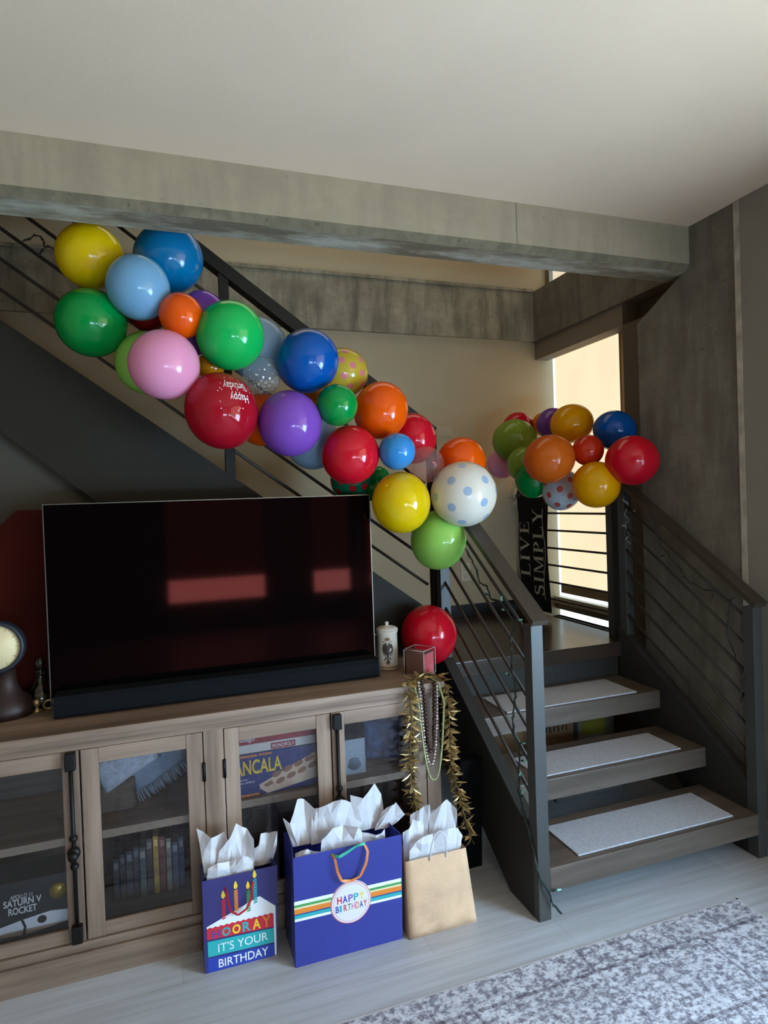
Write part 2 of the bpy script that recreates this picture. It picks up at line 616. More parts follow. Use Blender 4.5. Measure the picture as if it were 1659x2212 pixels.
# roller shade of the stair window
t = thing('roller_shade', (2.575, 3.40, 0.84), 'glowing cream roller shade drawn over the tall stair window', 'window shade')
link('shade_cloth', box(bmn(), 2.568, 2.571, 3.045, 3.705, 0.885, 2.46), shade_cloth('glowing_shade', *SHADE_STAIR), t)
link('hem_bar', box(bmn(), 2.564, 2.576, 3.04, 3.708, 0.832, 0.888, 0.003), plain('shade_hem', (176, 150, 112), 0.6), t)
link('side_channel', box(bmn(), 2.562, 2.580, 3.022, 3.040, 0.80, 2.46), plain('shade_channel', (214, 170, 110), 0.5), t)
# upper window
f = box(bmn(), 2.565, 2.62, 3.30, 3.34, 2.90, 3.6)
box(f, 2.565, 2.62, 3.74, 3.775, 2.90, 3.6)
window('window_2', 'small bright upper window over the concrete side beam', f, box(bmn(), 2.60, 2.606, 3.3, 3.78, 2.90, 3.65), emit('upper_day', *SKY_STAIR), M_FRAME)
t = thing('roller_shade', (2.575, 3.5, 2.92), 'cream shade of the small upper stair window above the side beam', 'window shade')
link('shade_cloth', box(bmn(), 2.568, 2.571, 3.34, 3.70, 2.90, 3.65), shade_cloth('glowing_shade_upper', *SKY_UP), t)
# side window behind and right of the viewer
f = bmn()
for a, b_ in ((-2.60, -2.56), (-1.45, -1.41), (-0.32, -0.28), (0.81, 0.85)):
    box(f, 2.36, 2.44, a, b_, 0.45, 2.62)
box(f, 2.36, 2.44, -2.60, 0.85, 0.45, 0.50)
box(f, 2.36, 2.44, -2.60, 0.85, 2.58, 2.62)
window('window_3', 'side window on the right wall with the shades partly down', f, box(bmn(), 2.42, 2.426, -2.58, 0.83, 0.48, 2.60), emit('side_day', *SKY_SIDE), M_FRAME)
M_SSH = shade_cloth('side_shade', *SHADE_SIDE)
for y0, y1, z0, lb in ((-2.56, -1.45, 0.62, 'cream roller shade drawn low over the far pane of the side window'), (-1.41, -0.32, 0.62, 'cream roller shade drawn low over the middle pane of the side window'), (-0.28, 0.81, 1.42, 'cream roller shade half down over the near pane of the side window')):
    t = thing('roller_shade', (2.40, (y0 + y1) / 2, z0), lb, 'window shade')
    link('shade_cloth', box(bmn(), 2.398, 2.401, y0, y1, z0, 2.58), M_SSH, t)
# rear window
f = bmn()
for a, b_ in ((RX0, RX0 + 0.04), (1.17, 1.80), (RX1 - 0.04, RX1)):
    box(f, a, b_, -3.14, -3.06, 0.32, 2.3)
box(f, RX0, RX1, -3.14, -3.06, 0.32, 0.36)
window('window_4', 'wide rear window behind the viewer with shades low', f, box(bmn(), RX0, RX1, -3.13, -3.124, 0.34, 2.28), emit('rear_day', *SKY_REAR), M_FRAME)
t = thing('roller_shade', (1.2, -3.1, 0.66), 'cream roller shades drawn low on the rear window', 'window shade')
link('shade_cloth', box(bmn(), RX0 + .02, RX1 - .02, -3.106, -3.103, 0.63, 2.28), shade_cloth('rear_shade', *SHADE_REAR), t)

# ------------------------------------------------------------------ staircase
STEP = 0.1815
TY = [1.912, 2.170, 2.437]
LY = 2.705
LZ = 0.726
SL = 0.667
stair = thing('staircase', (1.72, 1.91, 0), 'dark steel and wood open staircase turning left at the landing', 'staircase')
for k, y in enumerate(TY):
    z = STEP * (k + 1)
    link('tread', box(bmn(), 1.241, 2.226, y, y + 0.30, z - 0.085, z, 0.003), M_TREAD, stair)
link('landing', box(bmn(), 1.20, 2.33, LY, 3.775, LZ - 0.075, LZ, 0.003), M_LAND, stair)
bm = box(bmn(), 1.20, 2.33, LY + 0.03, LY + 0.08, LZ - 0.26, LZ - 0.075)
box(bm, 2.28, 2.33, LY + 0.03, 3.775, LZ - 0.26, LZ - 0.075)
link('landing_frame', bm, M_STRING, stair)


def st_top(y):
    return 0.752 - SL * (2.641 - y)


for x0 in (1.192, 2.226):
    bm = prism(bmn(), [(1.945, 0.0), (1.945, st_top(1.945)), (2.72, st_top(2.72)), (2.72, st_top(2.72) - 0.39), (2.11, 0.0)], x0, x0 + 0.05, 'yz')
    link('stringer', bm, M_STRING, stair)
for x0, ztop in ((1.193, 1.048), (2.224, 1.022)):
    link('newel_post', box(bmn(), x0, x0 + 0.048, 1.912, 1.962, 0, ztop, 0.002), M_STEEL, stair)
# upper posts of the lower flight
link('newel_post', box(bmn(), 1.193, 1.241, 2.665, 2.715, 0.55, 1.56, 0.002), M_STEEL, stair)
link('newel_post', box(bmn(), 2.236, 2.284, 2.665, 2.715, 0.55, 1.53, 0.002), M_STEEL, stair)
# sloping handrails and rods, lower flight
for xr, z0, bars in ((1.228, 1.056, (0.984, 0.866, 0.741, 0.626, 0.506, 0.392)), (2.258, 1.030, (0.949, 0.832, 0.719, 0.610, 0.497, 0.383))):
    ya = 1.905
    bm = bar(bmn(), (xr, ya, z0), (xr, 2.72, z0 + SL * (2.72 - ya)), 0.066, 0.022)
    link('handrail', bm, M_RAIL, stair)
    for zb in bars:
        bm = tube(bmn(), [(xr - 0.012, 1.95, zb + 0.012), (xr - 0.012, 2.69, zb + 0.012 + SL * (2.69 - 1.95))], 0.0065, 8)
        link('rail_rod', bm, M_ROD, stair)
# landing railing
link('newel_post', box(bmn(), 2.279, 2.327, 2.815, 2.865, 0.55, 1.50, 0.002), M_STEEL, stair)
link('newel_post', box(bmn(), 2.279, 2.327, 3.72, 3.77, 0.55, 1.50, 0.002), M_STEEL, stair)
link('handrail', box(bmn(), 2.270, 2.336, 2.80, 3.775, 1.50, 1.522), M_STEEL, stair)
for zb in (1.391, 1.283, 1.171, 1.063, 0.955, 0.848):
    link('rail_rod', tube(bmn(), [(2.303, 2.85, zb), (2.303, 3.74, zb)], 0.0065, 8), M_ROD, stair)
# upper flight rising to the left along the back wall
NS = 0.73


def us(x):
    return 2.243 - NS * (x + 0.56)


for y0 in (2.74, 3.70):
    bm = prism(bmn(), [(1.19, us(1.19)), (1.19, LZ - 0.26), (0.995, LZ - 0.26), (-1.1, us(-1.1) - 0.365), (-1.1, us(-1.1))], y0, y0 + 0.05, 'xz')
    link('stringer', bm, M_STEELD, stair)
n = 0
x, z = 1.15, LZ
while z < 2.5:
    z += 0.19
    link('tread', box(bmn(), x - 0.29, x, 2.79, 3.70, z - 0.075, z), M_TREAD, stair)
    x -= 0.26
for off in (0.12, 0.24, 0.36, 0.48, 0.60, 0.72):
    link('rail_rod', tube(bmn(), [(1.17, 2.762, us(1.17) + off), (-1.05, 2.762, us(-1.05) + off)], 0.0075, 8), M_ROD, stair)
link('handrail', bar(bmn(), (1.215, 2.765, us(1.215) + 0.872), (-1.05, 2.765, us(-1.05) + 0.872), 0.07, 0.05), M_STEELD, stair)
for px in (1.21, 0.275, -0.70):
    link('newel_post', box(bmn(), px - 0.02, px + 0.02, 2.742, 2.782, us(px) - 0.12, us(px) + 0.86), M_STEELD, stair)
# support leg under the near stringer
link('support_post', prism(bmn(), [(1.092, 0), (1.172, 0), (1.186, 0.44), (1.092, 0.44)], 2.30, 2.35, 'xz'), plain('black_painted_steel', (9, 9, 10), 0.9, 0, 0.1), stair)

# tread mats
M_MAT = plain('woven_grey_mat', (184, 187, 194), 0.9, vary=0.06, scale=110, bump=0.4, bscale=300)
for k, (x0, x1, y0, y1, lab) in enumerate((
        (1.380, 2.120, 1.938, 2.155, 'pale grey woven mat on the lowest step of the staircase'),
        (1.388, 2.112, 2.196, 2.40, 'pale grey woven mat on the middle step of the staircase'),
        (1.400, 2.105, 2.455, 2.69, 'pale grey woven mat on the top step below the landing'))):
    z = STEP * (k + 1)
    tag(link('stair_mat', box(bmn(), x0, x1, y0, y1, z, z + 0.006, 0.002), M_MAT, None, ((x0 + x1) / 2, (y0 + y1) / 2, z)), lab, 'stair mat', 'stair tread mats')

# ------------------------------------------------------------------ rug
m, nt, b = new_mat('distressed_rug_pile')
tc = nt.nodes.new('ShaderNodeTexCoord')
v = tc.outputs['Object']
c1, _ = ramp_noise(nt, v, 46.0, 6, [(0.36, (106, 102, 112)), (0.46, (140, 137, 146)), (0.54, (196, 195, 202)), (0.64, (218, 218, 224))], (1.0, 1.25, 1), 0.7)
c2, _ = ramp_noise(nt, v, 3.2, 7, [(0.50, (0, 0, 0)), (0.70, (180, 180, 180))], (1, 1.8, 1), 0.72)
c3 = mixc(nt, c1, lin((122, 123, 130)), c2)
br = nt.nodes.new('ShaderNodeTexBrick')
br.inputs['Scale'].default_value = 1.0
br.inputs['Brick Width'].default_value = 0.84
br.inputs['Row Height'].default_value = 0.26
br.inputs['Mortar Size'].default_value = 0.006
br.inputs['Color1'].default_value = (1, 1, 1, 1)
br.inputs['Color2'].default_value = (1, 1, 1, 1)
br.inputs['Mortar'].default_value = lin((140, 132, 142))
nt.links.new(v, br.inputs['Vector'])
c4 = mixc(nt, c3, br.outputs['Color'], 0.6, 'MULTIPLY')
nt.links.new(c4, b.inputs['Base Color'])
b.inputs['Roughness'].default_value = 0.95
b.inputs['Specular IOR Level'].default_value = 0.1
rug = thing('area_rug', (0.8, 0.6, 0), 'distressed grey and white patterned rug in the lower right corner', 'rug')
link('rug_field', box(bmn(), -0.30, 1.915, -0.8, 1.745, 0.0, 0.009, 0.002), m, rug)
bm = box(bmn(), -0.307, 1.922, 1.743, 1.751, 0, 0.0075)
box(bm, 1.913, 1.922, -0.807, 1.751, 0, 0.0075)
box(bm, -0.307, 1.922, -0.807, -0.798, 0, 0.0075)
box(bm, -0.307, -0.298, -0.807, 1.751, 0, 0.0075)
link('rug_binding', bm, plain('rug_binding_thread', (205, 203, 205), 0.9), rug)['label'] = 'pale stitched edge'

# ------------------------------------------------------------------ media cabinet
cab = thing('media_cabinet', (0.13, 2.45, 0), 'weathered brown wood cabinet with glass doors under the television', 'cabinet')
CX0, CX1, CF, CB = -0.72, 0.975, 2.257, 2.69
bm = box(bmn(), CX0 - 0.025, CX1 + 0.022, 2.222, CB, 0.777, 0.80, 0.003)
box(bm, CX0 - 0.017, CX1 + 0.014, 2.229, CB, 0.757, 0.778, 0.004)
box(bm, CX0 - 0.008, CX1 + 0.006, 2.235, CB, 0.737, 0.758, 0.003)
link('cabinet_top', bm, M_CAB, cab)
bm = box(bmn(), CX0 - 0.012, CX1 + 0.012, 2.222, CB, 0, 0.088, 0.003)
box(bm, CX0 - 0.004, CX1 + 0.004, 2.232, CB, 0.087, 0.116, 0.004)
link('plinth', bm, M_CAB, cab)
bm = box(bmn(), CX0, CX0 + 0.02, CF, CB, 0.115, 0.738)
box(bm, CX1 - 0.02, CX1, CF, CB, 0.115, 0.738)
box(bm, 0.12, 0.14, CF, CB, 0.115, 0.738)
box(bm, CX0, CX1, CB - 0.015, CB, 0.115, 0.738)
box(bm, CX0, CX1, CF, CB, 0.115, 0.133)
link('carcass', bm, M_CABIN, cab)
M_SHELF = wood('shelf_wood', (168, 146, 124), (188, 166, 144), (208, 186, 164), 0, 0.5)
link('shelf', box(bmn(), CX0 + 0.02, 0.12, 2.275, CB - 0.02, 0.418, 0.445, 0.002), M_SHELF, cab)
link('shelf', box(bmn(), 0.14, CX1 - 0.02, 2.275, CB - 0.02, 0.430, 0.457, 0.002), M_SHELF, cab)
bm = box(bmn(), 0.097, 0.163, 2.236, CF + 0.01, 0.116, 0.738, 0.002)
link('centre_stile', bm, M_CABV, cab)
for xa, xb in ((CX0, CX0 + 0.05), (0.918, CX1)):
    link('corner_stile', box(bmn(), xa, xb, 2.236, CF + 0.01, 0.116, 0.738, 0.002), M_CABV, cab)


def cab_door(xa, xb, sw_l, sw_r, hinge_x):
    z0, z1 = 0.119, 0.735
    bm = box(bmn(), xa, xa + sw_l, 2.237, CF, z0, z1, 0.0025)
    box(bm, xb - sw_r, xb, 2.237, CF, z0, z1, 0.0025)
    dr = link('door', bm, M_CABV, cab)
    link('door_rail', box(bmn(), xa + sw_l, xb - sw_r, 2.239, CF, z0, 0.163, 0.002), M_CAB, dr)
    link('door_rail', box(bmn(), xa + sw_l, xb - sw_r, 2.239, CF, 0.686, z1, 0.002), M_CAB, dr)
    link('glass_pane', box(bmn(), xa + sw_l, xb - sw_r, 2.247, 2.249, 0.163, 0.686), M_PANE, dr)
    for zz in (0.60, 0.21):
        link('hinge', tube(bmn(), [(hinge_x, 2.234, zz - 0.032), (hinge_x, 2.234, zz + 0.032)], 0.006, 8), M_IRON, dr)
    return dr


def bolt(dr, x, ztop, zbot, kz):
    bm = tube(bmn(), [(x, 2.226, zbot + 0.03), (x, 2.226, ztop - 0.03)], 0.0065, 10)
    for zc in (ztop - 0.025, zbot + 0.035):
        box(bm, x - 0.016, x + 0.016, 2.212, 2.238, zc - 0.03, zc + 0.025, 0.004)
    for zc in (kz - 0.045, kz + 0.045):
        lathe(bm, [(0.006, -0.012), (0.013, -0.004), (0.013, 0.004), (0.006, 0.012)], (x, 2.226, zc), (0, 0, 1), 12)
    b_ = link('cremone_bolt', bm, M_IRON, dr)
    bm = lathe(bmn(), [(0.0, -0.02), (0.013, -0.018), (0.016, -0.006), (0.011, 0.004), (0.007, 0.012), (0.009, 0.025)], (x, 2.205, kz), (0, 1, 0), 16)
    lathe(bm, [(0.0, -0.012), (0.018, -0.01), (0.02, 0.0), (0.018, 0.01), (0.0, 0.012)], (x, 2.222, kz), (0, 1, 0), 16)
    link('bolt_knob', bm, M_IRON, b_)


d0 = cab_door(-0.667, -0.289, 0.054, 0.050, -0.668)
bolt(d0, -0.312, 0.735, 0.12, 0.415)
d1 = cab_door(-0.284, 0.094, 0.053, 0.053, 0.096)
d2 = cab_door(0.166, 0.543, 0.050, 0.052, 0.164)
d3 = cab_door(0.548, 0.915, 0.048, 0.050, 0.917)
bolt(d3, 0.566, 0.733, 0.12, 0.415)

# things in the cabinet -------------------------------------------------
M_CRED = plain('box_red_card', (150, 34, 44), 0.5)
M_CWHITE = plain('box_white_card', (214, 210, 205), 0.5)
M_NAVY = plain('box_navy_card', (38, 44, 110), 0.45)
M_YEL = plain('print_yellow', (240, 205, 50), 0.5)
M_ORNG = plain('print_orange', (222, 128, 40), 0.5)
M_PWHITE = plain('print_white', (235, 238, 240), 0.5)
M_TEAL = plain('print_teal', (40, 168, 170), 0.5)
M_PRED = plain('print_red', (196, 38, 56), 0.5)
M_BLUE = plain('print_blue', (36, 60, 160), 0.5)
M_GREENP = plain('print_green', (70, 150, 80), 0.5)

# board game with yellow title (front cover)
by = 2.30
t = thing('board_game_box', (0.36, 2.40, 0.457), 'navy board game box with yellow title and tan board picture behind glass', 'game box', 'board games on the right shelf')
link('box_body', box(bmn(), 0.165, 0.512, by, 2.52, 0.458, 0.610, 0.002), M_NAVY, t)
bm = text_into(bmn(), 'MANCALA', front(by - 0.0008), 0.171, 0.372, 0.535, 0.588, 0.02)
link('title_lettering', bm, M_YEL, t)
bm = bmn()
flat(bm, [(0.288, 0.494), (0.316, 0.472), (0.511, 0.506), (0.511, 0.590), (0.498, 0.582)], front(by - 0.0006))
flat(bm, [(0.288, 0.494), (0.290, 0.480), (0.318, 0.4585), (0.511, 0.488), (0.511, 0.506), (0.316, 0.472)], front(by - 0.0006))
pic = link('board_picture', bm, plain('pale_board_tan', (216, 190, 164), 0.5), t)
bm = bmn()
for i in range(4):
    for j in range(2):
        cx = 0.365 + i * 0.040 - j * 0.012
        cz = 0.497 + i * 0.0125 + j * 0.026
        flat(bm, [(cx + 0.017 * math.cos(a * math.pi / 8), cz + 0.0105 * math.sin(a * math.pi / 8) + 0.005 * math.cos(a * math.pi / 8)) for a in range(16)], front(by - 0.0011))
flat(bm, [(0.302, 0.491), (0.314, 0.481), (0.340, 0.490), (0.332, 0.504)], front(by - 0.0011))
link('pit', bm, plain('board_pit_brown', (150, 104, 78), 0.5), pic)
bm = bmn()
for i in range(5):
    box(bm, 0.225 + i * 0.012, 0.235 + i * 0.012, by - 0.0008, by, 0.598, 0.606)
for i in range(4):
    box(bm, 0.225 + i * 0.016, 0.239 + i * 0.016, by - 0.0008, by, 0.4585, 0.466)
for i in range(4):
    box(bm, 0.29 + i * 0.012, 0.30 + i * 0.012, by - 0.0008, by, 0.599, 0.606)
link('print_blocks', bm, M_ORNG, t)
bm = text_into(bmn(), 'GAME', front(by - 0.0008), 0.218, 0.245, 0.516, 0.522)
text_into(bm, 'from AFRICA', front(by - 0.0008), 0.218, 0.272, 0.505, 0.512)
link('small_lettering', bm, M_PWHITE, t)
# white and red game
t = thing('board_game_box', (0.35, 2.40, 0.6105), 'white board game box with red banner lying on the navy box', 'game box', 'board games on the right shelf')
link('box_body', box(bmn(), 0.150, 0.53, by + 0.004, 2.54, 0.611, 0.643, 0.002), M_CWHITE, t)
bm = box(bmn(), 0.335, 0.425, by + 0.003, by + 0.0042, 0.614, 0.636)
bn = link('red_banner', bm, M_CRED, t)
link('lettering', text_into(bmn(), 'MONOPOLY', front(by + 0.0022), 0.340, 0.420, 0.618, 0.632), M_PWHITE, bn)
# red game
t = thing('board_game_box', (0.35, 2.40, 0.6435), 'flat dark red board game box topmost in the stack behind glass', 'game box', 'board games on the right shelf')
link('box_body', box(bmn(), 0.150, 0.53, by + 0.002, 2.54, 0.6435, 0.683, 0.002), M_CRED, t)
link('lettering', text_into(bmn(), 'Stratego', front(by + 0.001), 0.196, 0.278, 0.650, 0.672, 0.01), M_PWHITE, t)
# black rocket model box
ry = 2.305
t = thing('model_kit_box', (-0.48, 2.36, 0.133), 'black model rocket box with white title behind the left glass door', 'box')
link('box_body', box(bmn(), -0.66, -0.335, ry, 2.44, 0.134, 0.318, 0.002), plain('box_black_card', (16, 26, 32), 0.4), t)
bm = text_into(bmn(), 'APOLLO 11', front(ry - 0.0008), -0.513, -0.450, 0.263, 0.276, 0.01)
text_into(bm, 'SATURN V', front(ry - 0.0008), -0.533, -0.424, 0.240, 0.262, 0.025)
text_into(bm, 'ROCKET', front(ry - 0.0008), -0.520, -0.438, 0.213, 0.236, 0.025)
link('title_lettering', bm, M_PWHITE, t)
bm = bmn()
flat(bm, [(-0.60, 0.150), (-0.545, 0.145), (-0.50, 0.143), (-0.48, 0.142), (-0.40, 0.150), (-0.345, 0.158), (-0.345, 0.196), (-0.40, 0.202), (-0.48, 0.192), (-0.545, 0.180), (-0.60, 0.166)], front(ry - 0.0007))
pic = link('rocket_picture', bm, plain('rocket_white', (248, 250, 255), 0.4), t)
bm = bmn()
flat(bm, [(-0.482, 0.142), (-0.474, 0.143), (-0.470, 0.168), (-0.478, 0.192), (-0.486, 0.191), (-0.478, 0.168)], front(ry - 0.0012))
flat(bm, [(-0.425 + 0.014 * math.cos(a * .5236), 0.181 + 0.013 * math.sin(a * .5236)) for a in range(12)], front(ry - 0.0012))
link('dark_band', bm, plain('rocket_band', (24, 24, 32), 0.4), pic)
bm = lathe(bmn(), [(0.0, 0.0008), (0.026, 0.0006), (0.026, 0.0)], (-0.375, ry, 0.262), (0, -1, 0), 24)
link('gold_medal_print', bm, plain('print_gold', (196, 160, 70), 0.35, 0.6), t)
# lower-left cushion / cloth on the left shelf
# books lower right of left half
cols = [((32, 38, 46), 0.150), ((30, 32, 38), 0.165), ((42, 48, 56), 0.17), ((36, 42, 52), 0.18), ((84, 90, 94), 0.172), ((66, 60, 62), 0.20),
        ((178, 150, 76), 0.205), ((120, 72, 70), 0.200), ((150, 146, 132), 0.188), ((88, 98, 120), 0.172), ((76, 82, 110), 0.186)]
names = ['slate', 'dark charcoal', 'steel blue', 'dusty blue', 'grey', 'brown black', 'mustard yellow', 'dull red', 'pale grey', 'muted blue', 'navy']
labs = ['leftmost slate book', 'dark charcoal book beside the slate book', 'steel blue book right of the charcoal book', 'dusty blue book in the middle of the row',
        'plain grey book left of the brown black book', 'brown black book just left of the yellow spine', 'mustard yellow spined book', 'dull red book right of the yellow spine',
        'pale grey book right of the dull red one', 'muted blue book second from the right end', 'navy book at the right end']
x = -0.215
for (c, h), lb in zip(cols, labs):
    wdt = random.uniform(0.018, 0.024)
    t = thing('book', (x + wdt / 2, 2.45, 0.134), lb + ' on the cabinet floor behind glass', 'book', 'books on the cabinet floor')
    link('cover', box(bmn(), x, x + wdt, 2.385, 2.53, 0.134, 0.134 + h, 0.002), plain('book_cloth', c, 0.6, vary=0.15, scale=30), t)
    link('spine_band', box(bmn(), x + 0.003, x + wdt - 0.003, 2.3838, 2.3852, 0.134 + h - 0.035, 0.134 + h - 0.012), plain('spine_print', tuple(min(255, v + 60) for v in c), 0.5), t)
    x += wdt + 0.002


def cushion(bm, c, sx, sy, sz, rot, puff=1.0, seed=0):
    rnd = random.Random(seed)
    N = 20
    q = rot.to_matrix()
    grid = {}
    for s in (-1, 1):
        for i in range(N + 1):
            for j in range(N + 1):
                u, v_ = i / N * 2 - 1, j / N * 2 - 1
                e = max(0.0, (1 - u ** 4) * (1 - v_ ** 4)) ** 0.5
                pin = 1 - 0.07 * (1 - abs(v_)) * (abs(u) ** 3) - 0.07 * (1 - abs(u)) * (abs(v_) ** 3)
                wr = 0.06 * math.sin(u * 7 + v_ * 5 + seed) * e
                p = Vector((u * sx * pin, s * sy * (e * puff + wr * 0.6), v_ * sz * pin))
                if (i in (0, N) or j in (0, N)) and s == 1 and (-1, i, j) in grid:
                    grid[(s, i, j)] = grid[(-1, i, j)]
                else:
                    grid[(s, i, j)] = bm.verts.new(Vector(c) + q @ p)
        for i in range(N):
            for j in range(N):
                f = bm.faces.new((grid[(s, i, j)], grid[(s, i + 1, j)], grid[(s, i + 1, j + 1)], grid[(s, i, j + 1)]))
                f.smooth = True
    return bm


from mathutils import Euler
rot = Euler((0, math.radians(-28), 0))
cu = thing('throw_pillow', (-0.04, 2.43, 0.45), 'fringed grey blue pillow leaning on the cabinet shelf behind glass', 'pillow')
link('pillow_body', cushion(bmn(), (-0.055, 2.45, 0.600), 0.125, 0.045, 0.07, rot, 1, 3), plain('grey_blue_linen', (132, 152, 172), 0.9, vary=0.06, scale=20, bump=0.3, bscale=150), cu)
bm = bmn()
q = rot.to_matrix()
for i in range(46):
    u = -0.122 + 0.244 * i / 45
    p = Vector((-0.055, 2.45, 0.600)) + q @ Vector((u, 0, -0.066))
    e = p + q @ Vector((random.uniform(-.008, .008), random.uniform(-.012, .004), -0.040 - random.uniform(0, .014)))
    tube(bm, [p, (p + e) / 2 + Vector((random.uniform(-.003, .003), -.003, 0)), e], [0.0028, 0.0024, 0.0012], 5)
link('fringe', bm, plain('pillow_fringe', (150, 168, 186), 0.9), cu)['kind'] = 'stuff'
bl = thing('knit_blanket', (-0.17, 2.40, 0.45), 'pale blue white knitted blanket bundled beside the fringed pillow in the cabinet', 'blanket')
bm = bmn()
cushion(bm, (-0.165, 2.375, 0.628), 0.105, 0.036, 0.062, Euler((0, math.radians(-30), 0)), 1, 8)
link('blanket_fold', bm, plain('pale_knit', (190, 202, 218), 0.95, vary=0.08, scale=60, bump=0.6, bscale=110), bl)
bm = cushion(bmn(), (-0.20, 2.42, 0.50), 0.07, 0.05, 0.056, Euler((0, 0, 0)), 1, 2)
link('blanket_fold', bm, plain('knit_shade_colour', (96, 86, 76), 0.95, bump=0.5, bscale=110), bl)  # lower fold of the same knit, shade put into its colour
# right compartment bits
tag(link('paper_card', box(bmn(), 0.615, 0.700, 2.330, 2.334, 0.457, 0.590), plain('grey_paper', (150, 162, 172), 0.8), None, (0.66, 2.33, 0.457)), 'pale grey paper card standing on the right cabinet shelf', 'card')
tag(link('carton', box(bmn(), 0.585, 0.622, 2.340, 2.40, 0.457, 0.560, 0.002), plain('orange_carton', (196, 136, 60), 0.6), None, (0.60, 2.36, 0.457)), 'small orange carton at the left edge of the right shelf', 'carton')
sk = lathe(bmn(), [(0.0, 0), (0.05, 0.002), (0.062, 0.03), (0.058, 0.06), (0.045, 0.075), (0.04, 0.07), (0.0, 0.03)], (0.655, 2.385, 0.457), (0, 0, 1), 24)
tag(link('stoneware_bowl', sk, plain('grey_stoneware', (92, 104, 116), 0.5), None, (0.655, 2.385, 0.457)), 'grey stoneware bowl behind the paper card in the cabinet', 'bowl')
bk = bmn()
cushion(bk, (0.80, 2.42, 0.545), 0.085, 0.04, 0.085, Euler((0, 0.1, 0)), 1, 5)
tag(link('folded_cloth', bk, plain('navy_floral_cloth', (58, 70, 98), 0.9, vary=0.5, scale=22), None, (0.80, 2.42, 0.457)), 'navy floral folded cloth at the right end of the cabinet shelf', 'cloth')

# ------------------------------------------------------------------ television and soundbar
tv = thing('television', (0.2, 2.48, 0.80), 'large flat black television standing on the wood cabinet', 'television')
m, nt, b = new_mat('dark_screen_glass')
b.inputs['Base Color'].default_value = (0.0016, 0.0012, 0.0014, 1)
b.inputs['Roughness'].default_value = 0.05
b.inputs['Specular IOR Level'].default_value = 0.5
b.inputs['Specular Tint'].default_value = (0.145, 0.020, 0.013, 1)
link('screen', box(bmn(), -0.3965, 0.7965, 2.470, 2.474, 0.834, 1.529), m, tv)
bm = box(bmn(), -0.3995, -0.3965, 2.467, 2.490, 0.83, 1.534)
box(bm, 0.7965, 0.7995, 2.467, 2.490, 0.83, 1.532)
box(bm, -0.3995, 0.7995, 2.467, 2.490, 1.529, 1.532)
link('bezel', bm, plain('satin_bezel', (120, 116, 104), 0.3, 0.8), tv)['label'] = 'thin metallic frame edge'
bm = box(bmn(), -0.401, 0.801, 2.467, 2.492, 0.822, 0.835)
box(bm, 0.13, 0.27, 2.4662, 2.467, 0.829, 0.8305)
link('bottom_trim', bm, M_BLACK, tv)
link('back_housing', box(bmn(), -0.36, 0.76, 2.490, 2.525, 0.85, 1.50, 0.01), M_BLACK, tv)
bm = box(bmn(), -0.05, 0.45, 2.42, 2.62, 0.80, 0.806)
box(bm, 0.16, 0.24, 2.50, 2.53, 0.80, 0.87)
link('stand', bm, M_BLACK, tv)
sb = thing('soundbar', (0.2, 2.40, 0.80), 'long black soundbar lying in front of the television', 'soundbar')
bm = bmn()
prism(bm, [(2.378, 0.806), (2.371, 0.815), (2.372, 0.862), (2.384, 0.877), (2.455, 0.879), (2.460, 0.872), (2.460, 0.806)], -0.376, 0.784, 'yz')
link('speaker_body', bm, plain('speaker_fabric', (11, 14, 17), 0.85, 0, 0.15, vary=0.2, scale=300), sb)
link('end_cap', box(bmn(), -0.379, -0.375, 2.373, 2.459, 0.807, 0.876), M_BLACK, sb)
link('end_cap', box(bmn(), 0.783, 0.787, 2.373, 2.459, 0.807, 0.876), M_BLACK, sb)
for xx in (-0.3, 0.7):
    link('foot', box(bmn(), xx, xx + 0.05, 2.39, 2.44, 0.80, 0.807), M_BLACK, sb)

# red octagonal panel leaning behind the television
oc = [(-0.70, 0.80), (-0.30, 0.80), (-0.22, 0.88), (-0.22, 1.44), (-0.30, 1.515), (-0.51, 1.515), (-0.70, 1.32)]
bm = prism(bmn(), oc, 2.625, 2.640, 'xz')
tag(link('octagonal_panel', bm, plain('dark_red_panel', (58, 17, 12), 0.9, 0, 0.1, vary=0.12, scale=4), None, (-0.45, 2.63, 0.80)), 'dark red panel with cut corners standing behind the television', 'panel')

# clock at the left edge
ck = thing('mantel_clock', (-0.56, 2.50, 0.80), 'round cream faced clock with navy rim at the left photo edge', 'clock')
cc = (-0.562, 2.475, 1.047)
bm = lathe(bmn(), [(0.0, 0.05), (0.080, 0.05), (0.090, 0.03), (0.090, -0.004), (0.086, -0.012), (0.078, -0.012), (0.076, 0.0), (0.0, 0.0)], cc, (0, 1, 0), 48)
link('clock_rim', bm, plain('navy_rim', (26, 33, 44), 0.5), ck)
fc = link('clock_face', lathe(bmn(), [(0.0, -0.003), (0.077, -0.003), (0.077, 0.004), (0.0, 0.004)], cc, (0, 1, 0), 48), plain('cream_dial', (226, 206, 158), 0.5), ck)
bm = bmn()
M_MARK = plain('faded_marks', (170, 140, 110), 0.6)
for i in range(12):
    a = i * math.pi / 6
    p = Vector(cc) + Vector((math.sin(a) * 0.066, -0.0036, math.cos(a) * 0.066))
    d = Vector((math.sin(a), 0, math.cos(a)))
    link('hour_mark', bar(bmn(), p - d * 0.005, p + d * 0.005, 0.002, 0.0008, (0, 1, 0)), M_MARK, fc)
bar(bm, Vector(cc) + Vector((0, -.004, 0)), Vector(cc) + Vector((-0.035, -.004, 0.02)), 0.003, 0.0008, (0, 1, 0))
bar(bm, Vector(cc) + Vector((0, -.004, 0)), Vector(cc) + Vector((-0.02, -.004, -0.05)), 0.002, 0.0008, (0, 1, 0))
link('clock_hands', bm, M_MARK, fc)
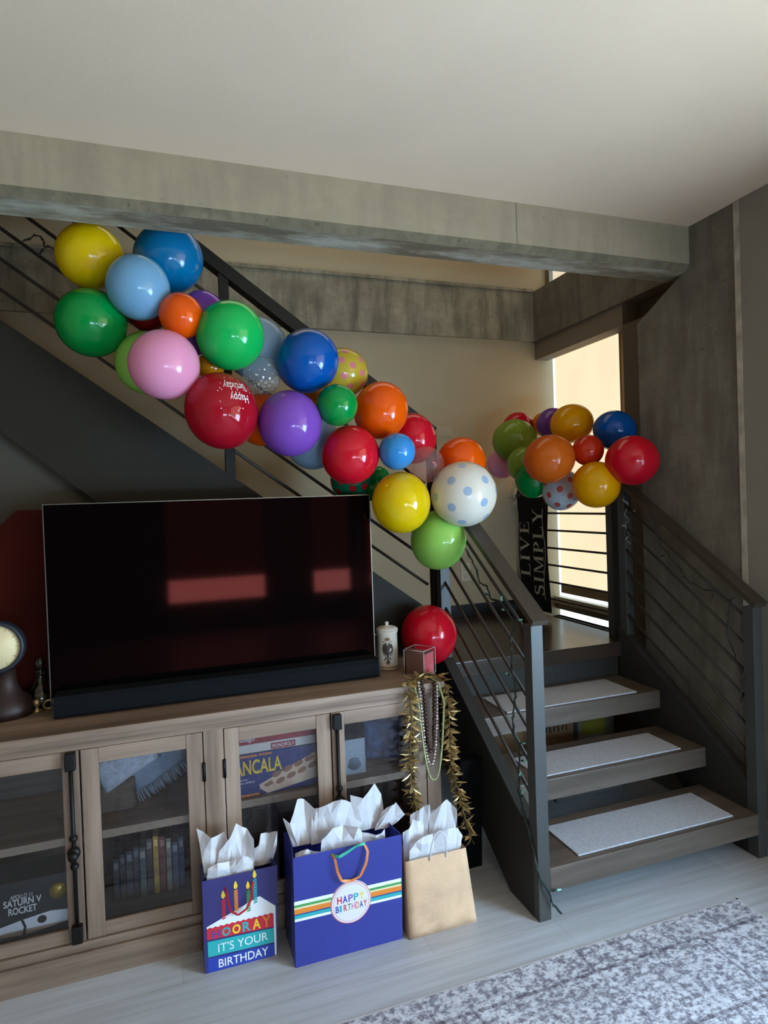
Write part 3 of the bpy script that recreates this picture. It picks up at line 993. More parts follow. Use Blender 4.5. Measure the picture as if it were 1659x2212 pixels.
bm = lathe(bmn(), [(0.0, 0), (0.085, 0.0), (0.088, 0.03), (0.076, 0.055), (0.05, 0.075), (0.035, 0.11), (0.032, 0.16), (0.0, 0.16)], (-0.545, 2.52, 0.80), (0, 0, 1), 32)
link('clock_stand', bm, plain('dark_red_wood', (38, 20, 16), 0.55), ck)
# decanter
dc = thing('glass_decanter', (-0.455, 2.585, 0.80), 'clear glass decanter with stopper half hidden left of the television', 'decanter')
bm = lathe(bmn(), [(0.0, 0.0), (0.04, 0.0), (0.052, 0.02), (0.05, 0.05), (0.03, 0.085), (0.018, 0.10), (0.017, 0.125), (0.024, 0.13), (0.014, 0.134), (0.0, 0.134)], (-0.447, 2.585, 0.80), (0, 0, 1), 28)
link('bottle', bm, glassy('cut_glass', (0.75, 0.78, 0.72), 0.06, 1.7), dc)
bm = lathe(bmn(), [(0.0, 0), (0.012, 0.0), (0.012, 0.008), (0.018, 0.02), (0.014, 0.036), (0.0, 0.042)], (-0.447, 2.585, 0.934), (0, 0, 1), 20)
link('stopper', bm, glassy('stopper_glass', (0.8, 0.82, 0.78), 0.06, 1.7), dc)
link('liquid', lathe(bmn(), [(0.0, 0.004), (0.037, 0.004), (0.046, 0.02), (0.044, 0.045), (0.0, 0.045)], (-0.447, 2.585, 0.80), (0, 0, 1), 24), plain('pale_liquid', (96, 92, 76), 0.2), dc)
# small brass pieces
M_BRASS = plain('aged_brass', (188, 164, 110), 0.3, 0.8)
bm = lathe(bmn(), [(0.0, 0.0), (0.015, 0.0), (0.016, 0.004), (0.007, 0.010), (0.006, 0.018), (0.011, 0.026), (0.013, 0.042), (0.011, 0.042), (0.009, 0.028), (0.0, 0.024)], (-0.450, 2.512, 0.80), (0, 0, 1), 20)
tag(link('brass_goblet', bm, M_BRASS, None, (-0.45, 2.512, 0.80)), 'tiny brass goblet on the cabinet beside the soundbar end', 'goblet')
bm = bmn()
pts = [(-0.415 + 0.016 * math.cos(a * math.pi / 10), 2.525, 0.818 + 0.015 * math.sin(a * math.pi / 10)) for a in range(21)]
tube(bm, pts, 0.004, 8, False)
box(bm, -0.405, -0.385, 2.515, 2.535, 0.80, 0.826, 0.002)
tag(link('brass_figurine', bm, M_BRASS, None, (-0.41, 2.525, 0.80)), 'small looped brass figurine right of the tiny goblet', 'figurine')

# ------------------------------------------------------------------ stein
sx, sy = 0.866, 2.502
mg = thing('beer_stein', (sx, sy, 0.80), 'white lidded ceramic stein with dark crest on the cabinet', 'stein')
bm = lathe(bmn(), [(0.0, 0), (0.043, 0.0), (0.046, 0.006), (0.0445, 0.012), (0.0435, 0.02), (0.042, 0.150), (0.045, 0.154), (0.045, 0.161), (0.041, 0.163), (0.039, 0.145), (0.0, 0.02)], (sx, sy, 0.80), (0, 0, 1), 48)
link('stein_body', bm, plain('glazed_white', (222, 214, 198), 0.25), mg)
bm = lathe(bmn(), [(0.046, 0.0), (0.046, 0.006), (0.036, 0.013), (0.012, 0.018), (0.006, 0.021), (0.009, 0.027), (0.007, 0.034), (0.0, 0.036)], (sx, sy, 0.962), (0, 0, 1), 36)
link('lid', bm, plain('white_lid', (212, 205, 192), 0.3), mg)
bm = tube(bmn(), [(sx - 0.030, sy + 0.030, 0.94), (sx - 0.048, sy + 0.052, 0.935), (sx - 0.052, sy + 0.056, 0.89), (sx - 0.047, sy + 0.051, 0.85), (sx - 0.030, sy + 0.030, 0.83)], 0.006, 8)
link('handle', bm, plain('glazed_handle', (206, 200, 190), 0.3), mg)


def crest(polys, r_, dz=0.006):
    bm_ = bmn()
    for poly in polys:
        for sg in ((1, -1) if min(x_ for x_, _z in poly) >= 0.4 else (1,)):
            P_ = [(sg * x_ * 1.3 / 1000.0, (75 + (z_ - 75) * 1.25) / 1000.0 + dz) for x_, z_ in poly]
            vs_ = []
            for x_, z_ in P_:
                a_ = x_ / r_ - 0.33
                vs_.append(bm_.verts.new((sx + r_ * math.sin(a_), sy - r_ * math.cos(a_), 0.80 + z_)))
            bm_.faces.new(vs_)
    return bm_


link('crest_print', crest([[(1, 92), (8, 100), (15, 97), (18, 84), (16.5, 64), (14.5, 76), (13, 55), (10.5, 70), (9, 50), (6.5, 66), (4, 58), (1, 70)],
                           [(-3, 94), (3, 94), (4.5, 70), (2.5, 52), (0, 46), (-2.5, 52), (-4.5, 70)],
                           [(-2.5, 52), (2.5, 52), (9, 34), (5, 37), (3.5, 28), (0, 34), (-3.5, 28), (-5, 37), (-9, 34)],
                           [(0.6, 93), (4, 104), (9, 102), (6, 98), (4, 92)],
                           [(4.5, 58), (13, 46), (11, 43), (8, 46), (3.5, 53)]], 0.0436), plain('crest_brown_black', (58, 46, 38), 0.4), mg)
link('crown_print', crest([[(-7, 110), (7, 110), (10, 120), (5, 115), (3, 123), (0, 117), (-3, 123), (-5, 115), (-10, 120)], [(0.5, 108.5), (14, 104), (16, 107), (7, 109.5)]], 0.0432), plain('crest_brown', (120, 84, 56), 0.4), mg)
bm = lathe(bmn(), [(0.0446, 0.010), (0.0449, 0.013), (0.0446, 0.016)], (sx, sy, 0.80), (0, 0, 1), 48)
link('gilt_ring', bm, plain('gilt', (150, 124, 76), 0.3, 0.6), mg)

# ------------------------------------------------------------------ acrylic box with pink box
bx = thing('acrylic_box', (0.955, 2.35, 0.80), 'clear acrylic cube holding a pink box on the cabinet corner', 'display box')
rotz = Matrix.Rotation(math.radians(37), 4, 'Z')


def rbox(bm, s, z0, z1, c=(0.955, 2.365)):
    vs0 = len(bm.verts)
    box(bm, -s, s, -s, s, z0, z1)
    bm.verts.ensure_lookup_table()
    for v_ in bm.verts[vs0:]:
        p = rotz @ v_.co
        v_.co = Vector((p.x + c[0], p.y + c[1], p.z))


bm = bmn()
rbox(bm, 0.046, 0.801, 0.903)
link('acrylic_case', bm, M_ACR, bx)
bm = bmn()
rbox(bm, 0.041, 0.804, 0.888)
pb = link('inner_box', bm, plain('dusty_pink_card', (178, 132, 126), 0.6), bx)
bm = bmn()
pts = [(-0.034, -0.0416, 0.808), (0.036, -0.0416, 0.808), (0.036, -0.0416, 0.884), (-0.034, -0.0416, 0.884)]
rr = rotz
fv = []
for p in pts:
    q_ = rr @ Vector(p)
    fv.append(bm.verts.new((q_.x + 0.955, q_.y + 2.365, q_.z)))
bm.faces.new(fv)
link('pink_front_panel', bm, plain('coral_pink_card', (240, 112, 116), 0.6), pb)
bm = bmn()
for sx_ in (-1, 1):
    for sy_ in (-1, 1):
        p = rotz @ Vector((sx_ * 0.046, sy_ * 0.046, 0))
        tube(bm, [(p.x + .955, p.y + 2.365, 0.801), (p.x + .955, p.y + 2.365, 0.903)], 0.0013, 6)
cn = [rotz @ Vector((a * .046, b_ * .046, 0)) for a, b_ in ((-1, -1), (1, -1), (1, 1), (-1, 1), (-1, -1))]
for zz in (0.802, 0.903):
    tube(bm, [(p.x + .955, p.y + 2.365, zz) for p in cn], 0.0013, 6)
link('case_edges', bm, plain('acrylic_edge', (206, 200, 200), 0.2), bx)

# ------------------------------------------------------------------ gold garland and necklaces over the cabinet corner
gold = plain('gold_foil', (176, 152, 104), 0.34, 0.7, vary=0.25, scale=60)
gl = thing('gold_leaf_garland', (0.92, 2.21, 0.80), 'gold foil leaf garland draped over the right cabinet corner', 'garland')
sA = [(0.955, 2.30, 0.812), (0.905, 2.27, 0.822), (0.86, 2.225, 0.855), (0.835, 2.195, 0.80), (0.845, 2.19, 0.70), (0.832, 2.185, 0.60), (0.828, 2.18, 0.50), (0.835, 2.175, 0.40), (0.84, 2.17, 0.31)]
sA = [(0.955, 2.30, 0.812), (0.905, 2.27, 0.815), (0.852, 2.225, 0.815), (0.838, 2.195, 0.78), (0.845, 2.19, 0.70), (0.832, 2.185, 0.60), (0.828, 2.18, 0.50), (0.835, 2.175, 0.40), (0.84, 2.17, 0.31)]
sB = [(0.955, 2.30, 0.812), (0.995, 2.27, 0.81), (1.012, 2.225, 0.77), (1.005, 2.21, 0.66), (1.0, 2.205, 0.58), (1.008, 2.20, 0.46), (1.03, 2.19, 0.36), (1.045, 2.17, 0.26), (1.055, 2.15, 0.21)]


def resample(pts, n):
    pts = [Vector(p) for p in pts]
    L = [0]
    for a, b_ in zip(pts[:-1], pts[1:]):
        L.append(L[-1] + (b_ - a).length)
    out = []
    for i in range(n):
        s = L[-1] * i / (n - 1)
        k = max(j for j in range(len(L)) if L[j] <= s + 1e-9)
        k = min(k, len(pts) - 2)
        f_ = (s - L[k]) / max(1e-9, L[k + 1] - L[k])
        out.append(pts[k].lerp(pts[k + 1], f_))
    return out


bm = tube(bmn(), sA, 0.003, 6)
tube(bm, sB, 0.003, 6)
link('garland_wire', bm, plain('gold_wire', (120, 98, 56), 0.4, 0.7), gl)
bm = bmn()
rnd = random.Random(4)
for s in (sA, sB):
    P = resample(s, 74)
    for i, p in enumerate(P[2:]):
        for k in range(3):
            a = rnd.uniform(0, 6.28)
            dirv = Vector((math.cos(a) * 1.0, math.sin(a) * 0.75 - 0.25, rnd.uniform(-0.9, 0.35))).normalized()
            ln = rnd.uniform(0.030, 0.052)
            sd = dirv.cross(Vector((rnd.uniform(-1, 1), rnd.uniform(-1, 1), rnd.uniform(-1, 1)))).normalized() * rnd.uniform(0.004, 0.008)
            up = dirv.cross(sd).normalized() * 0.003
            e = p + dirv * ln
            mid = p + dirv * ln * 0.45
            v0, v1, v2, v3, v4 = bm.verts.new(p), bm.verts.new(mid + sd + up), bm.verts.new(e), bm.verts.new(mid - sd + up), bm.verts.new(mid)
            bm.faces.new((v0, v1, v4))
            bm.faces.new((v1, v2, v4))
            bm.faces.new((v2, v3, v4))
            bm.faces.new((v3, v0, v4))
link('foil_leaves', bm, gold, gl, fixn=False)['kind'] = 'stuff'


def beads(name, pts, n, r, mat, label, cat='necklace'):
    bm = bmn()
    P = resample(pts, n)
    for i, p in enumerate(P):
        rr_ = r if not isinstance(r, tuple) else random.choice(r)
        bmesh.ops.create_icosphere(bm, subdivisions=2, radius=rr_, matrix=Matrix.Translation(p))
    for f_ in bm.faces:
        f_.smooth = True
    tube(bm, P, 0.0012, 5)
    return tag(link(name, bm, mat, None, P[0]), label, cat, 'bead necklaces on the cabinet corner')


def loop(x0, x1, zt, zb, y, n=24, sway=0.0):
    out = []
    for i in range(n + 1):
        t_ = i / n
        u = t_ * 2 - 1
        out.append((x0 + (x1 - x0) * t_ + sway * math.sin(t_ * 9), y, zb + (zt - zb) * (abs(u) ** 2.6)))
    return out


beads('bead_necklace', [(0.93, 2.30, 0.815), (0.868, 2.22, 0.812)] + loop(0.872, 0.985, 0.80, 0.44, 2.196)[1:-1] + [(0.968, 2.214, 0.80), (0.95, 2.31, 0.81)], 150, 0.0046, plain('pale_green_beads', (166, 176, 130), 0.3, 0.4), 'pale green chain necklace hanging lowest among the beads')
beads('bead_necklace', [(0.93, 2.29, 0.815), (0.885, 2.215, 0.81)] + loop(0.885, 0.958, 0.80, 0.495, 2.204)[1:-1] + [(0.96, 2.214, 0.80)], 60, (0.005, 0.007, 0.008), plain('silver_beads', (196, 186, 184), 0.15, 0.9), 'shiny silver bead necklace between the gold garland strands')
beads('bead_necklace', [(0.93, 2.285, 0.815), (0.90, 2.213, 0.81)] + loop(0.90, 0.945, 0.80, 0.545, 2.200)[1:-1] + [(0.95, 2.21, 0.80)], 42, (0.006, 0.008, 0.009), plain('dark_brown_beads', (60, 40, 36), 0.2, 0.3), 'dark brown bead necklace hanging innermost on the corner')

# ------------------------------------------------------------------ gift bags


def bag_body(bm, x0, x1, y, d, h, lean=0.0, top_in=0.0, back=0.0):
    """open-topped paper bag; front face at y, depth d; inner faces give it wall thickness"""
    tv_ = 0.0015
    def ring(z, ins, grow):
        f_ = z / h
        xa = x0 + (lean + top_in) * f_ + ins
        xb = x1 + (lean - top_in) * f_ - ins
        ya = y + back * f_ + ins
        yb = y + d + back * f_ - ins
        zz = z
        return [bm.verts.new(p) for p in ((xa, ya, zz), (xb, ya, zz), (xb + grow, (ya + yb) / 2, zz), (xb, yb, zz), (xa, yb, zz), (xa - grow, (ya + yb) / 2, zz))]
    o = [ring(h * k / 6, 0, -0.012 * (k / 6)) for k in range(7)]
    i_ = [ring(h * k / 6 if k else 0.004, tv_, -0.012 * (k / 6)) for k in range(7)]
    for A in (o, i_):
        for a, b_ in zip(A[:-1], A[1:]):
            for k in range(6):
                bm.faces.new((a[k], a[(k + 1) % 6], b_[(k + 1) % 6], b_[k]))
    bm.faces.new(o[0])
    bm.faces.new(i_[0])
    for k in range(6):
        bm.faces.new((o[-1][k], o[-1][(k + 1) % 6], i_[-1][(k + 1) % 6], i_[-1][k]))
    return bm


def sheet(bm, tops, bots, rows=5, amp=0.012, seed=0, y=0.0):
    """crumpled tissue: tops/bots are (x, z, dy) columns"""
    rnd_ = random.Random(seed)

    def dens(c, n):
        out = []
        for i in range(n):
            t_ = i / (n - 1) * (len(c) - 1)
            k = min(int(t_), len(c) - 2)
            f_ = t_ - k
            out.append([a + (b_ - a) * f_ for a, b_ in zip(c[k], c[k + 1])])
        return out
    n = (len(tops) - 1) * 2 + 1
    T, B_ = dens(tops, n), dens(bots, n)
    g = []
    for i in range(n):
        colv = []
        for j in range(rows + 1):
            f_ = j / rows
            x_ = B_[i][0] + (T[i][0] - B_[i][0]) * f_
            z_ = B_[i][1] + (T[i][1] - B_[i][1]) * f_
            y_ = B_[i][2] + (T[i][2] - B_[i][2]) * f_ + y
            w_ = amp * (0.3 + f_)
            e = 1 if j in (0,) else 1
            colv.append(bm.verts.new((x_ + rnd_.uniform(-.3, .3) * w_ * (j < rows), y_ + rnd_.uniform(-1, 1) * w_ * e, z_ + rnd_.uniform(-.3, .3) * w_ * (j < rows))))
        g.append(colv)
    for i in range(n - 1):
        for j in range(rows):
            a, b_, c, d_ = g[i][j], g[i + 1][j], g[i + 1][j + 1], g[i][j + 1]
            if rnd_.random() < 0.5:
                bm.faces.new((a, b_, c))
                bm.faces.new((a, c, d_))
            else:
                bm.faces.new((a, b_, d_))
                bm.faces.new((b_, c, d_))
    return bm


def tissue_mat():
    m, nt, b = new_mat('white_tissue')
    b.inputs['Base Color'].default_value = lin((240, 241, 246))
    b.inputs['Roughness'].default_value = 0.7
    tr = nt.nodes.new('ShaderNodeBsdfTranslucent')
    tr.inputs[0].default_value = lin((240, 241, 246))
    mx = nt.nodes.new('ShaderNodeMixShader')
    mx.inputs[0].default_value = 0.3
    nt.links.new(b.outputs[0], mx.inputs[1])
    nt.links.new(tr.outputs[0], mx.inputs[2])
    nt.links.new(mx.outputs[0], nt.nodes['Material Output'].inputs[0])
    return m


M_TIS = tissue_mat()
M_BAGN = plain('navy_bag_paper', (52, 49, 106), 0.4, vary=0.03, scale=5)
M_BAGN2 = plain('blue_bag_paper', (50, 57, 138), 0.38, vary=0.03, scale=5)

# 1 cake bag (slender navy)
yb = 2.104
g1 = thing('gift_bag', (0.19, 2.15, 0), 'narrow navy birthday gift bag printed with a cake slice', 'gift bag', 'birthday gift bags')
link('bag_body', bag_body(bmn(), 0.068, 0.302, yb, 0.105, 0.300, 0.006, -0.004), M_BAGN, g1)


def fb(y_, lean=0.006, h=0.30):
    return lambda u, v_: Vector((u, y_, v_))


bm = bmn()
flat(bm, [(0.079, 0.150), (0.250, 0.211), (0.301, 0.166), (0.299, 0.002), (0.293, 0.002), (0.293, 0.150)], front(yb - 0.0008))
flat(bm, [(0.079, 0.150), (0.293, 0.150), (0.2925, 0.143), (0.080, 0.140)], front(yb - 0.0009))
cake = link('cake_print', bm, M_PWHITE, g1)
bm = bmn()
flat(bm, [(0.079, 0.108), (0.292, 0.098)] + [(0.292 - 0.213 * i / 24, 0.143 + (0.004 if i % 2 else 0.0)) for i in range(25)], front(yb - 0.0013))
link('red_band', bm, M_PRED, cake)
link('teal_band', (lambda b_: (flat(b_, [(0.080, 0.052), (0.2915, 0.046), (0.2925, 0.094), (0.080, 0.102)], front(yb - 0.0013)), b_)[1])(bmn()), M_TEAL, cake)
link('blue_band', (lambda b_: (flat(b_, [(0.079, 0.001), (0.291, 0.001), (0.2925, 0.042), (0.080, 0.047)], front(yb - 0.0013)), b_)[1])(bmn()), M_BLUE, cake)
lc = [(plain('letter_purple', (92, 64, 140), .5)), M_TEAL, M_YEL, M_TEAL, M_YEL, M_ORNG]
for i, ch in enumerate('HOORAY'):
    u0 = 0.094 + i * 0.0325
    link('letter', text_into(bmn(), ch, front(yb - 0.0018), u0, u0 + 0.026, 0.109 - 0.001 * i, 0.135 + 0.001 * i, 0.03), lc[i], cake)
link('lettering', text_into(bmn(), "IT'S YOUR", front(yb - 0.0018), 0.112, 0.272, 0.060, 0.088, 0.0), M_PWHITE, cake)
link('lettering', text_into(bmn(), 'BIRTHDAY', front(yb - 0.0018), 0.112, 0.272, 0.010, 0.037, 0.01), M_PWHITE, cake)
for (cx, z0, z1, mt) in ((0.134, 0.162, 0.228, M_PRED), (0.1745, 0.180, 0.250, M_ORNG), (0.214, 0.168, 0.240, M_GREENP), (0.2365, 0.190, 0.272, M_TEAL)):
    bm = bmn()
    nseg = 10
    for k in range(nseg):
        za = z0 + (z1 - z0) * k / nseg
        zb_ = z0 + (z1 - z0) * (k + 0.72) / nseg
        flat(bm, [(cx - 0.006, za), (cx + 0.006, za + 0.003), (cx + 0.006, zb_ + 0.003), (cx - 0.006, zb_)], front(yb - 0.0013))
    c_ = link('candle_print', bm, mt, g1)
    bm = bmn()
    flat(bm, [(cx, z1 + 0.002), (cx + 0.007, z1 + 0.010), (cx + 0.003, z1 + 0.024), (cx - 0.001, z1 + 0.030), (cx - 0.006, z1 + 0.016), (cx - 0.006, z1 + 0.007)], front(yb - 0.0013))
    link('flame', bm, M_YEL, c_)
pts = [(0.139, yb - 0.002, 0.266), (0.145, yb - 0.012, 0.258), (0.147, yb - 0.018, 0.23), (0.155, yb - 0.020, 0.195), (0.178, yb - 0.018, 0.176), (0.205, yb - 0.018, 0.19), (0.222, yb - 0.018, 0.22), (0.226, yb - 0.012, 0.252), (0.232, yb - 0.002, 0.266)]
bm = bmn()
P = resample(pts, 30)
for a, b_ in zip(P[:-1], P[1:]):
    bar(bm, a, b_, 0.007, 0.0012, (0.3, 1, 0.2))
link('ribbon_handle', bm, plain('red_satin', (176, 22, 36), 0.35), g1)

tp = thing('tissue_paper', (0.19, 2.15, 0.28), 'white tissue paper bursting from the narrow navy cake bag', 'tissue paper', 'tissue paper in the gift bags')
S = [
    ([(0.061, 0.454, 0.0), (0.105, 0.425, -.02), (0.15, 0.414, .02), (0.17, 0.36, -.01)], [(0.080, 0.285, 0), (0.10, 0.28, 0), (0.13, 0.28, 0), (0.16, 0.28, 0)], 0.0),
    ([(0.13, 0.37, 0), (0.165, 0.415, -.02), (0.189, 0.438, .01), (0.225, 0.41, .02), (0.241, 0.392, -.02)], [(0.11, 0.28, 0), (0.15, 0.28, 0), (0.18, 0.28, 0), (0.21, 0.28, 0), (0.24, 0.28, 0)], -0.005),
    ([(0.225, 0.33, 0), (0.262, 0.357, -.02), (0.268, 0.391, .0), (0.30, 0.375, .02), (0.322, 0.395, -.02), (0.322, 0.34, .0)], [(0.22, 0.28, 0), (0.24, 0.28, 0), (0.255, 0.28, 0), (0.27, 0.28, 0), (0.29, 0.28, 0), (0.30, 0.28, 0)], 0.01),
    ([(0.09, 0.335, -.01), (0.12, 0.355, -.03), (0.16, 0.335, 0), (0.2, 0.36, -.03), (0.235, 0.33, 0)], [(0.085, 0.282, 0), (0.12, 0.28, 0), (0.16, 0.28, 0), (0.2, 0.28, 0), (0.235, 0.28, 0)], -0.028)]
for i, (a, b_, yy) in enumerate(S):
    link('tissue_sheet', sheet(bmn(), a, b_, 3, 0.006, 20 + i, 2.150 + yy), M_TIS, tp)

# 2 big blue bag
yb = 2.02
g2 = thing('gift_bag', (0.54, 2.1, 0), 'large blue gift bag with striped band and round birthday badge', 'gift bag', 'birthday gift bags')
link('bag_body', bag_body(bmn(), 0.347, 0.717, yb, 0.172, 0.358, 0.007, -0.003), M_BAGN2, g2)
bm0 = [('white_stripe', M_PWHITE, 0.0, 0.012), ('green_stripe', M_GREENP, 0.012, 0.020), ('yellow_stripe', plain('print_pale_yellow', (226, 214, 170), .5), 0.020, 0.026), ('orange_stripe', M_ORNG, 0.026, 0.042),
       ('teal_stripe', M_TEAL, 0.046, 0.056), ('white_stripe', M_PWHITE, 0.057, 0.066)]
band = None
for nm_, mt, a, b_ in bm0:
    bm = bmn()
    flat(bm, [(0.349, 0.216 - a), (0.719, 0.210 - a), (0.719, 0.210 - b_), (0.349, 0.216 - b_)], front(yb - 0.0009))
    link(nm_, bm, mt, g2)
bc = (0.539, 0.171)
bm = lathe(bmn(), [(0.0, 0.002), (0.069, 0.002), (0.071, 0.0)], (bc[0], yb - 0.0005, bc[1]), (0, -1, 0), 48, False)
bdg = link('round_badge', bm, plain('badge_white', (226, 224, 234), 0.5), g2)
bm = bmn()
for i in range(60):
    a, b_ = i * 2 * math.pi / 60, (i + 0.55) * 2 * math.pi / 60
    flat(bm, [(bc[0] + r_ * math.cos(t_), bc[1] + r_ * math.sin(t_)) for r_, t_ in ((0.0625, a), (0.0625, b_), (0.0605, b_), (0.0605, a))], front(yb - 0.0029))
N_ = 48
for i in range(N_):
    a, b_ = i * 2 * math.pi / N_, (i + 1) * 2 * math.pi / N_
    flat(bm, [(bc[0] + r_ * math.cos(t_), bc[1] + r_ * math.sin(t_)) for r_, t_ in ((0.0695, a), (0.0695, b_), (0.0672, b_), (0.0672, a))], front(yb - 0.0029))
link('badge_stitching', bm, plain('print_coral', (206, 92, 98), .5), bdg)
LC = [M_PRED, M_BLUE, plain('letter_violet', (130, 90, 170), .5), M_TEAL, M_YEL]
for i, ch in enumerate('HAPPY'):
    u0 = 0.491 + i * 0.0192
    link('letter', text_into(bmn(), ch, front(yb - 0.003), u0, u0 + 0.0165, 0.174, 0.198, 0.025), LC[i % 5], bdg)
LC2 = [M_BLUE, M_TEAL, M_PRED, M_GREENP, plain('letter_pink', (220, 120, 170), .5), M_ORNG, M_BLUE, M_PRED]
for i, ch in enumerate('BIRTHDAY'):
    u0 = 0.485 + i * 0.0138
    link('letter', text_into(bmn(), ch, front(yb - 0.003), u0, u0 + 0.012 - (0.005 if ch == 'I' else 0), 0.146, 0.168, 0.02), LC2[i], bdg)


def ribbon(pts, mat, nm_, par):
    bm_ = bmn()
    P_ = resample(pts, 28)
    for i_, (a, b_) in enumerate(zip(P_[:-1], P_[1:])):
        bar(bm_, a, b_, 0.0085, 0.001, (0.4 * math.sin(i_ * .4), 1, 0.4 * math.cos(i_ * .35)))
    return link(nm_, bm_, mat, par)


ribbon([(0.478, yb - 0.002, 0.346), (0.486, yb - 0.014, 0.335), (0.493, yb - 0.018, 0.29), (0.507, yb - 0.014, 0.256), (0.538, yb - 0.012, 0.248), (0.570, yb - 0.014, 0.256), (0.592, yb - 0.018, 0.30), (0.600, yb - 0.014, 0.335), (0.593, yb - 0.002, 0.352)], plain('orange_satin', (214, 130, 60), .35), 'ribbon_handle', g2)
ribbon([(0.478, yb - 0.003, 0.344), (0.50, yb - 0.016, 0.338), (0.53, yb - 0.018, 0.350), (0.56, yb - 0.016, 0.362), (0.593, yb - 0.004, 0.358)], plain('green_satin', (52, 168, 134), .35), 'ribbon_tie', g2)
tp = thing('tissue_paper', (0.54, 2.10, 0.33), 'tall white tissue paper peaks in the large blue bag', 'tissue paper', 'tissue paper in the gift bags')
S = [
    ([(0.338, 0.45, 0), (0.36, 0.43, -.02), (0.387, 0.507, -.01), (0.42, 0.48, .03), (0.452, 0.455, -.01), (0.47, 0.40, .02)], [(0.37, 0.34, 0), (0.385, 0.34, 0), (0.40, 0.34, 0), (0.42, 0.34, 0), (0.44, 0.34, 0), (0.46, 0.34, 0)], 0.02),
    ([(0.44, 0.45, .02), (0.49, 0.47, .0), (0.536, 0.487, -.02), (0.58, 0.45, .02), (0.63, 0.40, 0)], [(0.43, 0.34, 0), (0.46, 0.34, 0), (0.50, 0.34, 0), (0.54, 0.34, 0), (0.58, 0.34, 0)], 0.01),
    ([(0.578, 0.477, 0), (0.62, 0.465, -.02), (0.669, 0.503, .0), (0.705, 0.44, .03), (0.70, 0.38, 0)], [(0.58, 0.34, 0), (0.60, 0.34, 0), (0.63, 0.34, 0), (0.67, 0.34, 0), (0.70, 0.34, 0)], 0.03),
    ([(0.69, 0.40, 0), (0.72, 0.43, -.02), (0.748, 0.418, .01), (0.775, 0.375, 0), (0.75, 0.34, .02)], [(0.66, 0.34, 0), (0.67, 0.34, 0), (0.69, 0.34, 0), (0.705, 0.34, 0), (0.712, 0.34, 0)], 0.015),
    ([(0.365, 0.352, 0), (0.401, 0.372, -.02), (0.44, 0.345, 0), (0.455, 0.34, .0)], [(0.36, 0.33, 0), (0.39, 0.32, 0), (0.42, 0.32, 0), (0.45, 0.32, 0)], -0.05),
    ([(0.455, 0.38, 0), (0.494, 0.413, -.015), (0.535, 0.405, .01), (0.577, 0.408, -.02), (0.60, 0.37, .01), (0.643, 0.36, -.02), (0.68, 0.37, 0)], [(0.45, 0.33, 0), (0.48, 0.33, 0), (0.52, 0.33, 0), (0.56, 0.33, 0), (0.6, 0.33, 0), (0.64, 0.33, 0), (0.68, 0.33, 0)], -0.04)]
for i, (a, b_, yy) in enumerate(S):
    link('tissue_sheet', sheet(bmn(), a, b_, 3, 0.006, 40 + i, 2.10 + yy), M_TIS, tp)

# 3 kraft bag
yb = 2.003
g3 = thing('gift_bag', (0.86, 2.06, 0), 'plain brown kraft paper gift bag with creased lower front', 'gift bag', 'birthday gift bags')
bm = bmn()
xx0, xx1, dd, hh, ln_ = 0.737, 0.993, 0.115, 0.264, -0.016
# creased front: grid faces
rk = random.Random(11)
N1, N2 = 9, 10
G = []
for j in range(N2 + 1):
    f_ = j / N2
    row = []
    for i in range(N1 + 1):
        u = i / N1
        edge = 0 if i in (0, N1) else 1
        amp = 0.009 if f_ < 0.42 else 0.0012
        yy = yb + 0.012 * f_ - edge * (0.012 * math.sin(math.pi * u) * math.sin(math.pi * f_)) + edge * rk.uniform(-amp, amp) * (0 if j in (0, N2) else 1)
        row.append(bm.verts.new((xx0 + (xx1 - xx0) * u + (ln_ + 0.012 * (1 - 2 * u)) * f_, yy, hh * f_)))
    G.append(row)
for j in range(N2):
    for i in range(N1):
        a, b_, c, d_ = G[j][i], G[j][i + 1], G[j + 1][i + 1], G[j + 1][i]
        if rk.random() < .5:
            bm.faces.new((a, b_, c)); bm.faces.new((a, c, d_))
        else:
            bm.faces.new((a, b_, d_)); bm.faces.new((b_, c, d_))
Bk = [[bm.verts.new((xx0 + (xx1 - xx0) * u + (ln_ + 0.012 * (1 - 2 * u)) * f_, yb + dd, hh * f_)) for u in (0, 1)] for f_ in (0, 1)]
bm.faces.new((Bk[0][0], Bk[0][1], Bk[1][1], Bk[1][0]))
bm.faces.new([Bk[0][0], Bk[1][0]] + [G[j][0] for j in range(N2, -1, -1)])
bm.faces.new([Bk[0][1], Bk[1][1]] + [G[j][N1] for j in range(N2, -1, -1)])
bm.faces.new([Bk[0][0], Bk[0][1]] + [G[0][i] for i in range(N1, -1, -1)])
for f_ in bm.faces:
    f_.smooth = len(f_.verts) == 3
link('bag_body', bm, plain('kraft_paper', (212, 176, 142), 0.75, vary=0.05, scale=10, bump=0.1, bscale=120), g3)
link('cord_handle', tube(bmn(), resample([(0.824, yb + 0.008, 0.25), (0.829, yb + 0.002, 0.30), (0.840, yb - 0.002, 0.342), (0.861, yb - 0.003, 0.355), (0.880, yb - 0.002, 0.335), (0.887, yb + 0.004, 0.29), (0.886, yb + 0.008, 0.25)], 24), 0.0022, 7), plain('white_paper_cord', (214, 216, 226), 0.7), g3)
tp = thing('tissue_paper', (0.86, 2.06, 0.25), 'white tissue paper fluffed out of the brown kraft bag', 'tissue paper', 'tissue paper in the gift bags')
